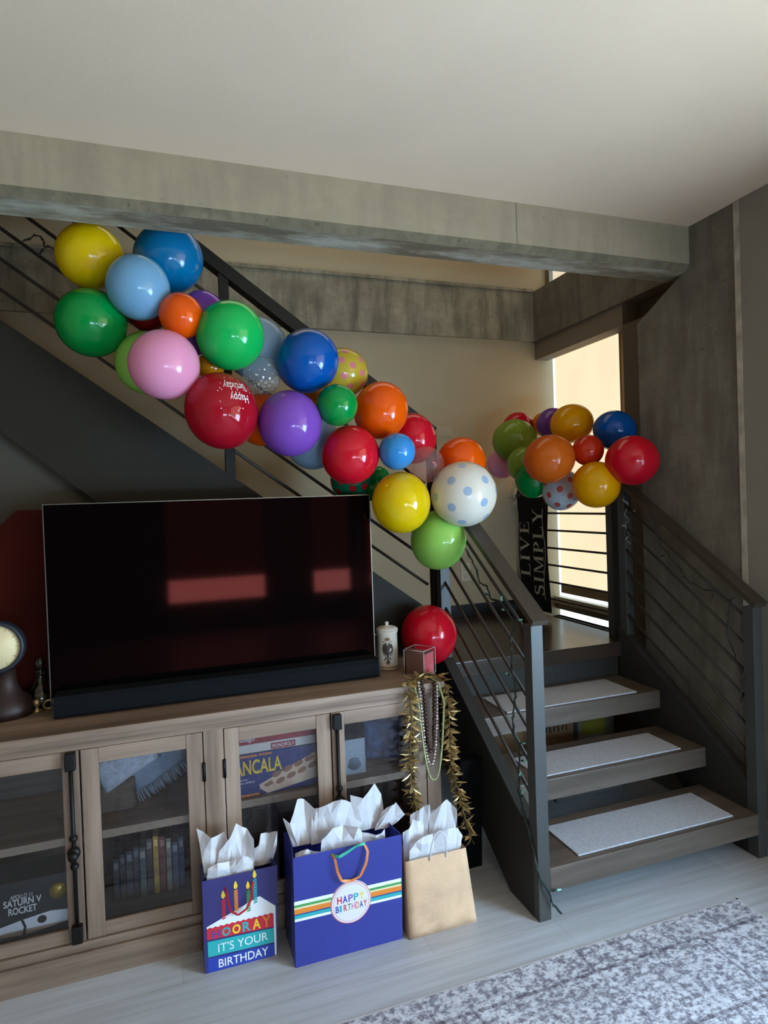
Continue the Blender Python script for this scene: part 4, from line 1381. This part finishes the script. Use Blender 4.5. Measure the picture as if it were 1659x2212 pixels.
S = [
    ([(0.742, 0.347, 0), (0.762, 0.36, -.02), (0.785, 0.381, 0), (0.82, 0.36, .02), (0.84, 0.32, 0)], [(0.745, 0.245, 0), (0.76, 0.24, 0), (0.78, 0.24, 0), (0.8, 0.24, 0), (0.83, 0.24, 0)], 0.0),
    ([(0.79, 0.375, .02), (0.82, 0.40, 0), (0.850, 0.421, -.02), (0.862, 0.386, .0), (0.885, 0.38, .02)], [(0.78, 0.24, 0), (0.81, 0.24, 0), (0.84, 0.24, 0), (0.86, 0.24, 0), (0.88, 0.24, 0)], 0.03),
    ([(0.855, 0.37, 0), (0.892, 0.418, -.02), (0.93, 0.412, .01), (0.957, 0.382, -.01), (0.968, 0.31, .02)], [(0.85, 0.24, 0), (0.88, 0.24, 0), (0.91, 0.24, 0), (0.935, 0.24, 0), (0.955, 0.24, 0)], 0.02),
    ([(0.76, 0.31, 0), (0.80, 0.335, -.02), (0.85, 0.325, .01), (0.90, 0.345, -.02), (0.945, 0.33, 0), (0.962, 0.30, .0)], [(0.755, 0.25, 0), (0.80, 0.25, 0), (0.85, 0.25, 0), (0.9, 0.25, 0), (0.93, 0.25, 0), (0.95, 0.25, 0)], -0.022)]
for i, (a, b_, yy) in enumerate(S):
    link('tissue_sheet', sheet(bmn(), a, b_, 3, 0.006, 60 + i, 2.055 + yy), M_TIS, tp)

# ------------------------------------------------------------------ balloons
CLR = {
    'yellow': (240, 204, 4), 'ocean': (0, 120, 178), 'sky': (128, 184, 222), 'green': (0, 152, 66), 'orange': (255, 98, 4), 'purple': (136, 80, 190),
    'darkred': (140, 14, 20), 'lime': (158, 216, 98), 'pink': (255, 168, 206), 'brightgreen': (20, 196, 92), 'paleblue': (178, 216, 250), 'blue': (0, 88, 178),
    'yellowdot': (216, 190, 60), 'red': (218, 18, 42), 'clearred': (196, 22, 44), 'amber': (232, 150, 16), 'skysmall': (56, 150, 222), 'greendot': (0, 128, 92),
    'whitedot': (240, 232, 216), 'redorange': (212, 50, 20), 'whitered': (220, 236, 248), 'goldyellow': (255, 190, 2), 'softorange': (240, 122, 34), 'olive': (158, 186, 70), 'clear': (232, 236, 240), 'clearpink': (244, 206, 204)}
BM = {}
for k, c in CLR.items():
    kw = {}
    if k == 'yellowdot':
        kw = dict(dots=((240, 138, 150), 44, 3, 0.991), trans=0.25)
    if k == 'greendot':
        kw = dict(dots=((206, 40, 50), 40, 5, 0.989))
    if k == 'whitedot':
        kw = dict(dots=((166, 190, 218), 28, 1, 0.9915), trans=0.12)
    if k == 'whitered':
        kw = dict(dots=((214, 72, 60), 30, 8, 0.9885), trans=0.2)
    if k in ('goldyellow', 'softorange', 'olive'):
        kw = dict(trans=0.35)
    if k == 'paleblue':
        kw = dict(film=0.10, trans=0.35)
    if k == 'clearred':
        kw = dict(film=0.22, rough=0.08)
    if k in ('clear', 'clearpink'):
        kw = dict(film=0.80, rough=0.05, trans=0.4)
    BM[k] = latex('latex_' + k, c, kw.pop('rough', 0.13), kw.pop('trans', 0.18), kw.pop('dots', None), kw.pop('film', 0.0))

prof = []
for i in range(33):
    a = math.pi * i / 32
    prof.append((math.sin(a) * (1 - 0.05 * (1 - math.cos(a)) ** 2 / 4), math.cos(a) if a < 2.6 else math.cos(a) * (1 + 0.05 * (a - 2.6) / 0.54)))
prof[-1] = (0.0, -1.05)
prof[-2] = (0.07, prof[-2][1])
knotp = [(0.0, -1.02), (0.05, -1.04), (0.035, -1.08), (0.05, -1.11), (0.075, -1.16), (0.05, -1.17), (0.0, -1.13)]
_bm = lathe(bmn(), prof, (0, 0, 0), (0, 0, 1), 64)
bmesh.ops.recalc_face_normals(_bm, faces=_bm.faces[:])
ME_B = bpy.data.meshes.new('balloon')
_bm.to_mesh(ME_B)
_bm.free()
_bm = lathe(bmn(), knotp, (0, 0, 0), (0, 0, 1), 14)
bmesh.ops.recalc_face_normals(_bm, faces=_bm.faces[:])
ME_K = bpy.data.meshes.new('knot')
_bm.to_mesh(ME_K)
_bm.free()
for me_ in (ME_B, ME_K):
    me_.materials.append(None)

GA, GB, GC = 'balloons of the long garland on the stair rail', 'balloons of the cluster by the stair window', None
# kind, centre, half sizes, neck direction, label, group
BALL = [
    ('yellow', (-0.226, 2.620, 2.464), (0.122, 0.121, 0.120), 'large yellow balloon at the upper left end of the garland', GA),
    ('ocean', (0.056, 2.630, 2.484), (0.135, 0.133, 0.132), 'large ocean blue balloon under the concrete beam at upper left', GA),
    ('sky', (-0.057, 2.500, 2.320), (0.113, 0.116, 0.119), 'big sky blue balloon overlapping the yellow and ocean blue ones', GA),
    ('green', (-0.229, 2.580, 2.202), (0.129, 0.126, 0.124), 'large dark green balloon lowest left of the garland', GA),
    ('orange', (0.090, 2.460, 2.214), (0.079, 0.082, 0.086), 'small orange balloon between the sky blue and bright green ones', GA),
    ('purple', (0.183, 2.640, 2.279), (0.086, 0.091, 0.097), 'purple balloon peeking behind the small orange one at upper left', GA),
    ('darkred', (-0.030, 2.620, 2.278), (0.084, 0.085, 0.086), 'dark red balloon mostly hidden above the pink one', GA),
    ('lime', (-0.037, 2.610, 2.067), (0.121, 0.121, 0.122), 'lime green balloon half hidden behind the pink one', GA),
    ('pink', (0.021, 2.410, 2.019), (0.126, 0.125, 0.125), 'large pink balloon in front of the garland', GA),
    ('brightgreen', (0.263, 2.460, 2.151), (0.128, 0.130, 0.132), 'large bright green balloon right of the small orange one', GA),
    ('paleblue', (0.390, 2.630, 2.145), (0.126, 0.130, 0.135), 'translucent pale blue balloon behind the bright green one', GA),
    ('clear', (0.384, 2.500, 2.010), (0.074, 0.075, 0.076), 'small clear balloon with white confetti in the garland middle', GA),
    ('blue', (0.555, 2.450, 2.064), (0.121, 0.125, 0.130), 'large royal blue balloon in the garland middle', GA),
    ('yellowdot', (0.745, 2.620, 2.059), (0.113, 0.109, 0.105), 'yellow balloon with pink dots behind the royal blue one', GA),
    ('purple', (0.472, 2.420, 1.813), (0.123, 0.126, 0.129), 'large purple balloon right of the red lettered one', GA),
    ('green', (0.651, 2.380, 1.881), (0.081, 0.081, 0.082), 'small dark green balloon between royal blue and orange ones', GA),
    ('orange', (0.871, 2.500, 1.880), (0.112, 0.119, 0.126), 'large orange balloon above the small blue one', GA),
    ('red', (1.057, 2.610, 1.776), (0.102, 0.109, 0.115), 'red balloon behind the large orange one', GA),
    ('clearred', (0.218, 2.420, 1.857), (0.132, 0.140, 0.148), 'large glossy red balloon with upside down white lettering', GA),
    ('amber', (0.198, 2.600, 2.060), (0.053, 0.055, 0.057), 'amber balloon bit between the pink and bright green ones', GA),
    ('orange', (0.393, 2.600, 1.852), (0.101, 0.105, 0.109), 'orange balloon behind the purple and red lettered ones', GA),
    ('amber', (0.628, 2.580, 1.960), (0.066, 0.063, 0.061), 'amber balloon bit under the royal blue one', GA),
    ('purple', (0.147, 2.620, 2.155), (0.039, 0.043, 0.047), 'tiny purple balloon bit under the small orange one', GA),
    ('red', (0.711, 2.430, 1.691), (0.117, 0.119, 0.120), 'large red balloon just above the television right half', GA),
    ('paleblue', (0.608, 2.630, 1.763), (0.117, 0.117, 0.117), 'translucent pale blue balloon behind the purple and red ones', GA),
    ('skysmall', (0.885, 2.360, 1.699), (0.073, 0.074, 0.075), 'small bright blue balloon under the large orange one', GA),
    ('greendot', (0.779, 2.620, 1.600), (0.104, 0.102, 0.100), 'dark green balloon with red dots behind the television corner', GA),
    ('green', (0.866, 2.580, 1.578), (0.059, 0.071, 0.084), 'dark green balloon left of the lower yellow one', GA),
    ('yellow', (0.910, 2.400, 1.495), (0.120, 0.124, 0.127), 'large yellow balloon right of the television corner', GA),
    ('clearpink', (1.051, 2.460, 1.650), (0.078, 0.078, 0.078), 'small clear balloon with pink confetti near the garland end', GA),
    ('orange', (1.284, 2.600, 1.664), (0.112, 0.116, 0.120), 'orange balloon behind the white polka dot one', GA),
    ('whitedot', (1.183, 2.380, 1.521), (0.139, 0.139, 0.138), 'large white balloon with blue polka dots at garland end', GA),
    ('lime', (1.114, 2.500, 1.328), (0.119, 0.126, 0.132), 'lime green balloon at the lowest end of the garland', GA),
    ('red', (1.098, 2.600, 0.898), (0.126, 0.130, 0.134), 'single red balloon low behind the clear box at the cabinet end', None),
    ('red', (2.106, 3.450, 1.938), (0.097, 0.094, 0.092), 'red balloon top peeking behind the upper lime one', GB),
    ('olive', (2.001, 3.320, 1.841), (0.136, 0.131, 0.127), 'lime green balloon at the upper left of the window cluster', GB),
    ('amber', (2.245, 3.380, 1.947), (0.072, 0.073, 0.074), 'amber balloon bit left of the purple one by the window', GB),
    ('purple', (2.203, 3.220, 1.926), (0.096, 0.097, 0.098), 'purple balloon behind the top yellow one in the window cluster', GB),
    ('goldyellow', (2.191, 3.020, 1.903), (0.123, 0.117, 0.111), 'yellow balloon on top of the window cluster', GB),
    ('blue', (2.287, 2.780, 1.836), (0.123, 0.113, 0.103), 'blue balloon at the upper right of the window cluster', GB),
    ('redorange', (2.067, 2.720, 1.727), (0.079, 0.080, 0.081), 'small red orange balloon in the middle of the window cluster', GB),
    ('red', (2.171, 2.520, 1.659), (0.132, 0.126, 0.120), 'large red balloon at the right end over the right handrail', GB),
    ('softorange', (1.902, 2.820, 1.691), (0.137, 0.131, 0.125), 'large orange balloon at the front left of the window cluster', GB),
    ('goldyellow', (2.064, 2.660, 1.549), (0.120, 0.120, 0.119), 'lower yellow balloon beside the red dotted one', GB),
    ('whitered', (2.061, 2.950, 1.532), (0.103, 0.110, 0.117), 'pale blue balloon with red dots under the window cluster', GB),
    ('green', (1.965, 3.080, 1.595), (0.101, 0.104, 0.107), 'green balloon above the black banner', GB),
    ('olive', (1.952, 3.150, 1.686), (0.095, 0.098, 0.101), 'lime green balloon wedged between the pink and orange ones', GB),
    ('pink', (1.983, 3.450, 1.709), (0.090, 0.091, 0.092), 'pink balloon at the far left of the window cluster', GB),
]
rb = random.Random(5)
KM = {}
for kind, c, s, lab, grp in BALL:
    o = bpy.data.objects.new('balloon', ME_B)
    COL.objects.link(o)
    o.location = c
    if lab.startswith('single'):
        n_ = Vector((-0.12, 0.25, 1.0))
        n_ = Vector((0.15, 0.2, -1.0))
    else:
        n_ = Vector((rb.uniform(-.5, .5), 1.0, rb.uniform(-.4, .4)))
    q_ = Vector((0, 0, -1)).rotation_difference(n_.normalized())
    # world-axis half sizes -> local scale along the rotated frame
    R_ = q_.to_matrix()
    loc_s = [1 / math.sqrt(sum((R_[i][k] / s[i]) ** 2 for i in range(3))) for k in range(3)]
    o.rotation_mode = 'QUATERNION'
    o.rotation_quaternion = q_
    o.scale = loc_s
    o.material_slots[0].link = 'OBJECT'
    o.material_slots[0].material = BM[kind]
    tag(o, lab, 'balloon', grp)
    kn = bpy.data.objects.new('knot', ME_K)
    COL.objects.link(kn)
    kn.parent = o
    kn.material_slots[0].link = 'OBJECT'
    kn.material_slots[0].material = BM[kind]
    Ri = R_.transposed()

    def surf(d, r_=1.003):
        """point on the balloon skin in its local frame for a world direction d"""
        l = Ri @ Vector(d).normalized()
        return l * r_
    if kind in ('clear', 'clearpink'):
        bmf = bmn()
        for i in range(150 if kind == 'clear' else 70):
            d = Vector((rb.gauss(0, 1), rb.gauss(0, 1), rb.gauss(-0.9 if kind == 'clear' else -.3, 0.8)))
            p = surf(d, 0.97)
            a_ = p.cross(Vector((rb.random(), rb.random(), rb.random()))).normalized()
            b_ = p.cross(a_).normalized()
            r_ = rb.uniform(0.025, 0.06)
            bmf.faces.new([bmf.verts.new(p * 0.97 + (a_ * math.cos(t_) + b_ * math.sin(t_)) * r_) for t_ in (0, 1.257, 2.513, 3.77, 5.027)])
        me_ = bpy.data.meshes.new('confetti')
        bmf.to_mesh(me_)
        bmf.free()
        me_.materials.append(plain('confetti_foil', (245, 244, 240) if kind == 'clear' else (214, 120, 120), 0.3, 0.3))
        cf = bpy.data.objects.new('confetti', me_)
        COL.objects.link(cf)
        cf.parent = o
        cf['kind'] = 'stuff'
    if kind == 'clearred':
        bmf = bmn()
        # lettering printed upside down near the upper right of the visible side
        def ball(u, v_):
            ax = math.radians(21) - u * 1.0
            el = math.radians(29) - v_ * 1.0
            return surf((math.sin(ax + 0.05) * math.cos(el), -math.cos(ax + 0.05) * math.cos(el), math.sin(el)), 1.004)
        text_into(bmf, 'Happy', ball, -0.30, 0.26, 0.10, 0.38)
        text_into(bmf, 'Birthday', ball, -0.36, 0.42, -0.26, 0.06)
        for i in range(22):
            u_, v_ = rb.uniform(-.6, .6), rb.uniform(-.5, .62)
            if -0.4 < u_ < 0.45 and -0.28 < v_ < 0.42:
                continue
            bmf.faces.new([bmf.verts.new(ball(u_ + 0.018 * math.cos(t_), v_ + 0.018 * math.sin(t_))) for t_ in (0, 1.257, 2.513, 3.77, 5.027)])
        me_ = bpy.data.meshes.new('printed_lettering')
        bmf.to_mesh(me_)
        bmf.free()
        me_.materials.append(M_PWHITE)
        cf = bpy.data.objects.new('printed_lettering', me_)
        COL.objects.link(cf)
        cf.parent = o

# ------------------------------------------------------------------ banner on the landing rail
bn = thing('cloth_banner', (2.262, 3.57, 0.76), 'black cloth banner with white serif words hanging on the landing rail', 'banner')
YA, YB_, ZA, ZB = 3.385, 3.765, 0.765, 1.545
bm = bmn()
NY, NZ = 16, 24
g = []
for i in range(NY + 1):
    r_ = []
    for j in range(NZ + 1):
        f_ = j / NZ
        pinch = 0.03 * math.sin(math.pi * f_) ** 2
        u = i / NY
        y_ = YA + pinch * (1 - u) * 0.6 + (YB_ - YA - pinch) * u
        r_.append(bm.verts.new((2.268 - 0.006 * math.sin(u * 8 + f_ * 3), y_, ZA + (ZB - ZA) * f_)))
    g.append(r_)
for i in range(NY):
    for j in range(NZ):
        f_ = bm.faces.new((g[i][j], g[i + 1][j], g[i + 1][j + 1], g[i][j + 1]))
        f_.smooth = True
geom = bmesh.ops.solidify(bm, geom=bm.faces[:], thickness=0.003)
link('banner_cloth', bm, plain('black_canvas', (18, 16, 15), 0.85), bn)


def serif(bm_, word, fn, h, gap=0.14):
    """simple roman capitals: thick stems, thin bars, flat serifs; returns the width"""
    T, t_ = 0.15, 0.05
    x_ = 0.0

    def rect(a, b_, c, d_):
        flat(bm_, [(a * h, c * h), (b_ * h, c * h), (b_ * h, d_ * h), (a * h, d_ * h)], fn)

    def quad(p):
        flat(bm_, [(a * h, b_ * h) for a, b_ in p], fn)
    for ch in word:
        if ch == 'I':
            rect(x_ + .08, x_ + .08 + T, 0, 1); rect(x_, x_ + .31, 0, t_); rect(x_, x_ + .31, 1 - t_, 1); wd = .31
        elif ch == 'L':
            rect(x_ + .08, x_ + .08 + T, 0, 1); rect(x_, x_ + .31, 1 - t_, 1); rect(x_, x_ + .62, 0, t_ * 1.2); quad([(x_ + .56, 0), (x_ + .62, 0), (x_ + .66, .26), (x_ + .63, .26)]); wd = .66
        elif ch == 'V':
            quad([(x_ + .06, 1), (x_ + .23, 1), (x_ + .46, .16), (x_ + .40, 0)]); quad([(x_ + .70, 1), (x_ + .76, 1), (x_ + .43, 0), (x_ + .39, .05)]); rect(x_, x_ + .31, 1 - t_, 1); rect(x_ + .60, x_ + .84, 1 - t_, 1); wd = .84
        elif ch == 'E':
            rect(x_ + .08, x_ + .08 + T, 0, 1); rect(x_, x_ + .58, 0, t_ * 1.2); rect(x_, x_ + .56, 1 - t_ * 1.2, 1); rect(x_ + .2, x_ + .45, .48, .53); rect(x_ + .42, x_ + .45, .4, .62); rect(x_ + .53, x_ + .56, .8, 1); rect(x_ + .56, x_ + .60, 0, .22); wd = .62
        elif ch == 'M':
            rect(x_ + .10, x_ + .15, 0, 1); rect(x_ + .74, x_ + .74 + T, 0, 1); quad([(x_ + .08, 1), (x_ + .23, 1), (x_ + .52, .12), (x_ + .47, .0)]); quad([(x_ + .76, 1), (x_ + .82, 1), (x_ + .50, .0), (x_ + .47, .08)])
            rect(x_, x_ + .26, 0, t_); rect(x_ + .66, x_ + .97, 0, t_); rect(x_, x_ + .2, 1 - t_, 1); rect(x_ + .78, x_ + .97, 1 - t_, 1); wd = .97
        elif ch == 'P':
            rect(x_ + .08, x_ + .08 + T, 0, 1); rect(x_, x_ + .32, 0, t_); rect(x_, x_ + .25, 1 - t_, 1)
            n_ = 14
            for k in range(n_):
                a0, a1 = -math.pi / 2 + math.pi * k / n_, -math.pi / 2 + math.pi * (k + 1) / n_
                def pt(a, o_):
                    rx, rz = (.36, .275) if o_ else (.22, .23)
                    return (x_ + .22 + rx * math.cos(a), .725 + rz * math.sin(a))
                quad([pt(a0, 1), pt(a1, 1), pt(a1, 0), pt(a0, 0)])
            wd = .60
        elif ch == 'Y':
            quad([(x_ + .06, 1), (x_ + .22, 1), (x_ + .47, .46), (x_ + .33, .46)]); quad([(x_ + .66, 1), (x_ + .72, 1), (x_ + .47, .44), (x_ + .42, .5)]); rect(x_ + .33, x_ + .33 + T, 0, .48); rect(x_ + .24, x_ + .57, 0, t_); rect(x_, x_ + .31, 1 - t_, 1); rect(x_ + .58, x_ + .80, 1 - t_, 1); wd = .80
        else:  # S
            cl = []
            for k in range(31):
                q1 = k / 30
                if q1 < .5:
                    a = math.radians(35 + 235 * q1 * 2)
                    cl.append((x_ + .27 + .19 * math.cos(a), .74 + .215 * math.sin(a)))
                else:
                    a = math.radians(90 - 235 * (q1 - .5) * 2)
                    cl.append((x_ + .27 + .22 * math.cos(a), .275 + .25 * math.sin(a)))
            for k in range(30):
                w0 = .03 + .05 * math.exp(-((k - 15) / 8) ** 2)
                a_, b_ = Vector(cl[k]), Vector(cl[k + 1])
                nn = Vector((-(b_ - a_).y, (b_ - a_).x))
                if nn.length < 1e-6:
                    continue
                nn = nn.normalized() * w0
                quad([tuple(a_ + nn), tuple(b_ + nn), tuple(b_ - nn), tuple(a_ - nn)])
            rect(x_ + .40, x_ + .44, .76, .98); rect(x_ + .04, x_ + .08, .03, .28); wd = .54
        x_ += wd + gap
    return (x_ - gap) * h


def banner_text(word, y0, z0, length, hgt):
    pr = bmn()
    wd = serif(pr, word, lambda u, v_: Vector((u, v_, 0)), 1.0)
    for v_ in pr.verts:
        u, w_ = v_.co.x / wd * length, v_.co.y * hgt
        v_.co = Vector((2.2585, y0 + w_, z0 + u))
    return pr


M_BT = plain('banner_print_cream', (196, 190, 172), 0.8)
link('lettering', banner_text('LIVE', 3.602, 0.975, 0.36, 0.115), M_BT, bn)
link('lettering', banner_text('SIMPLY', 3.445, 0.865, 0.555, 0.115), M_BT, bn)
bm = bmn()
for y_, sg in ((3.435, 1), (3.742, -1)):
    pts = [(2.2585, y_ + sg * 0.012 * math.sin(k / 20 * 9.0), 0.84 + 0.58 * k / 20) for k in range(21)]
    tube(bm, pts, 0.0016, 5)
link('border_flourish', bm, M_BT, bn)

# ------------------------------------------------------------------ wall plates
t = thing('wall_switch_plate', (1.873, 3.775, 1.02), 'beige outlet plate on the back wall low beside the landing', 'wall plate')
M_PL = plain('beige_plate', (206, 190, 166), 0.5)
M_PLT = plain('tan_plate', (184, 168, 138), 0.6)
link('plate', box(bmn(), 1.838, 1.908, 3.773, 3.782, 0.955, 1.078, 0.002), M_PL, t)
for zz in (0.99, 1.04):
    link('socket', box(bmn(), 1.858, 1.888, 3.771, 3.774, zz - 0.014, zz + 0.014, 0.002), plain('beige_socket', (190, 174, 150), 0.5), t)
t = thing('wall_switch_plate', (1.755, 3.775, 1.94), 'pale plate high on the back wall behind the red balloon', 'wall plate')
link('plate', box(bmn(), 1.70, 1.81, 3.774, 3.782, 1.915, 1.975, 0.003), M_PLT, t)
link('screw_cover', box(bmn(), 1.73, 1.78, 3.772, 3.775, 1.935, 1.955), M_PLT, t)

# ------------------------------------------------------------------ cartons under the stairs
t = thing('cardboard_box', (1.9, 3.2, 0), 'brown cardboard box with black marker writing under the stairs', 'box')
link('carton_body', box(bmn(), 1.45, 2.20, 3.10, 3.45, 0, 0.40, 0.004), plain('brown_carton', (150, 112, 78), 0.8, vary=0.06, scale=8), t)
link('tape_strip', box(bmn(), 1.80, 1.86, 3.0985, 3.101, 0.0, 0.40), plain('packing_tape', (170, 130, 90), 0.3), t)
bm = bmn()
rw = random.Random(2)
for k in range(5):
    x_ = 1.90 + k * 0.055
    tube(bm, [(x_, 3.0975, 0.15), (x_ + 0.01, 3.0975, 0.19), (x_ + 0.028, 3.0975, 0.175), (x_ + 0.03, 3.0975, 0.145)], 0.0035, 5)
link('marker_writing', bm, plain('black_marker', (26, 22, 20), 0.7), t)
t = thing('cardboard_box', (2.33, 3.25, 0), 'white printed box with yellow panel beside the brown carton', 'box')
link('carton_body', box(bmn(), 2.215, 2.47, 3.08, 3.35, 0, 0.34, 0.003), plain('greyish_white_card', (140, 134, 120), 0.7), t)
link('yellow_panel', box(bmn(), 2.24, 2.41, 3.0785, 3.081, 0.10, 0.22), plain('print_olive_yellow', (150, 136, 40), 0.6), t)
tag(link('storage_tote', box(bmn(), 1.75, 2.15, 2.62, 2.95, 0, 0.10, 0.012), plain('grey_tote', (96, 92, 90), 0.6), None, (1.95, 2.8, 0)), 'low grey storage tote on the floor beneath the lowest step gap', 'tote')

# ------------------------------------------------------------------ string lights
M_WIRE = plain('green_wire', (28, 44, 38), 0.5)
M_BULB = plain('frosted_bulb', (130, 200, 186), 0.25)
M_WIRE2 = plain('dark_wire', (34, 30, 27), 0.5)


def lights(label, path, bulbs, wire_mat=M_WIRE, bulb_mat=M_BULB, r=0.0028, twig=True):
    t_ = thing('string_lights', path[0], label, 'string lights', 'mini light strings on the stair rails')
    bm_ = bmn()
    P_ = resample(path, len(path) * 4)
    rw_ = random.Random(len(path))
    for p in P_[1:-1]:
        p += Vector((rw_.uniform(-1, 1), rw_.uniform(-1, 1), rw_.uniform(-1, 1))) * 0.003
    tube(bm_, P_, r, 6)
    P2 = [p + Vector((0.003 * math.sin(i * .9), 0.006 * math.cos(i * .9), 0.003)) for i, p in enumerate(P_)]
    tube(bm_, P2, r * 0.7, 5)
    link('wire', bm_, wire_mat, t_)
    for p, d in bulbs:
        p, d = Vector(p), Vector(d).normalized()
        b_ = link('bulb_socket', tube(bmn(), [p, p + d * 0.014], 0.0042, 8), wire_mat, t_)
        link('bulb', lathe(bmn(), [(0.0032, 0.0), (0.0042, 0.005), (0.003, 0.016), (0.0, 0.021)], p + d * 0.013, d, 10), bulb_mat, b_)
    return t_


W1 = [(2.383, 1.289), (2.306, 1.228), (2.267, 1.163), (2.209, 1.153), (2.172, 1.103), (2.103, 1.109), (2.053, 1.075), (2.005, 1.045), (2.037, 0.988), (2.033, 0.937), (2.037, 0.877), (2.022, 0.832), (2.01, 0.791), (2.031, 0.73), (2.043, 0.659), (2.038, 0.616), (2.015, 0.589), (2.004, 0.537), (2.011, 0.479), (2.018, 0.419), (1.995, 0.37), (1.974, 0.347), (1.958, 0.32), (1.946, 0.282), (1.903, 0.185)]
path = [(1.186, y_, z_) for y_, z_ in W1] + [(1.20, 1.900, 0.152), (1.222, 1.898, 0.116), (1.238, 1.895, 0.062), (1.266, 1.89, 0.028)]
lights('green mini light string on the left stair railing', path,
       [((1.184, 2.097, 1.08), (-.2, -1, .1)), ((1.184, 1.99, 1.056), (.2, -1, .25)), ((1.184, 2.046, 0.842), (-.1, 1, 0.1)), ((1.184, 1.99, 0.611), (.1, -1, .3)), ((1.184, 1.985, 0.549), (.1, -1, .3)),
        ((1.184, 2.007, 0.474), (0, -.4, 1)), ((1.184, 1.994, 0.414), (0, -.4, 1)), ((1.240, 1.897, 0.112), (1, -.2, 0.05)), ((1.184, 2.20, 1.12), (0, 1, .4)), ((1.184, 2.10, 1.10), (0, -.3, 1))])
W2 = [(2.467, 1.427), (2.445, 1.345), (2.416, 1.283), (2.394, 1.235), (2.354, 1.206), (2.287, 1.146), (2.25, 1.107), (2.234, 1.083), (2.191, 1.083), (2.151, 1.063), (2.095, 1.066), (2.024, 1.031), (2.021, 0.98), (2.037, 0.934), (2.034, 0.879), (2.002, 0.81), (1.99, 0.764), (1.966, 0.722), (1.976, 0.617)]
lights('dark mini light string on the right stair railing', [(2.222, y_, z_) for y_, z_ in W2],
       [((2.22, 2.42, 1.30), (0, 1, .3)), ((2.22, 2.38, 1.20), (0, 1, -.2)), ((2.22, 2.25, 1.11), (0, 1, 0)), ((2.22, 2.10, 1.06), (0, .3, -1)), ((2.22, 2.02, 1.04), (0, -1, .4)), ((2.22, 2.03, 0.93), (0, 1, .2)), ((2.22, 1.97, 0.73), (0, -1, 0))], M_WIRE2, M_WIRE2)
W3 = [(2.203, 1.471), (2.243, 1.43), (2.206, 1.393), (2.235, 1.363), (2.21, 1.335), (2.238, 1.285), (2.214, 1.262), (2.243, 1.238)]
M_PALEW = plain('pale_wire', (150, 146, 140), 0.4)
lights('pale light string coiled on the post by the stair window', [(x_ + 0.02, 2.655, z_) for x_, z_ in W3], [((2.26, 2.65, 1.40), (1, -.4, .4)), ((2.23, 2.65, 1.335), (-1, -.3, 0))], M_PALEW, M_PALEW, 0.0022)
W4 = [(2.201, 1.607), (2.217, 1.562), (2.187, 1.525), (2.222, 1.486), (2.188, 1.449), (2.223, 1.41), (2.204, 1.392)]
lights('light string dangling left of the black banner top', [(x_ + 0.03, 3.745, z_) for x_, z_ in W4], [((2.22, 3.745, 1.50), (-1, -.3, 0)), ((2.24, 3.745, 1.41), (-.5, -.3, -1))], M_PALEW, M_PALEW, 0.0022)
W5 = [(-0.449, 2.565), (-0.427, 2.582), (-0.408, 2.58), (-0.395, 2.556), (-0.40, 2.533), (-0.383, 2.542), (-0.36, 2.53), (-0.30, 2.50)]
lights('dark light string at the upper left end of the stair rods', [(x_, 2.735, z_ - 0.012) for x_, z_ in W5], [((-0.40, 2.735, 2.52), (-.6, 0, -1)), ((-0.44, 2.735, 2.555), (-1, 0, -.4))], M_WIRE2, M_WIRE2)
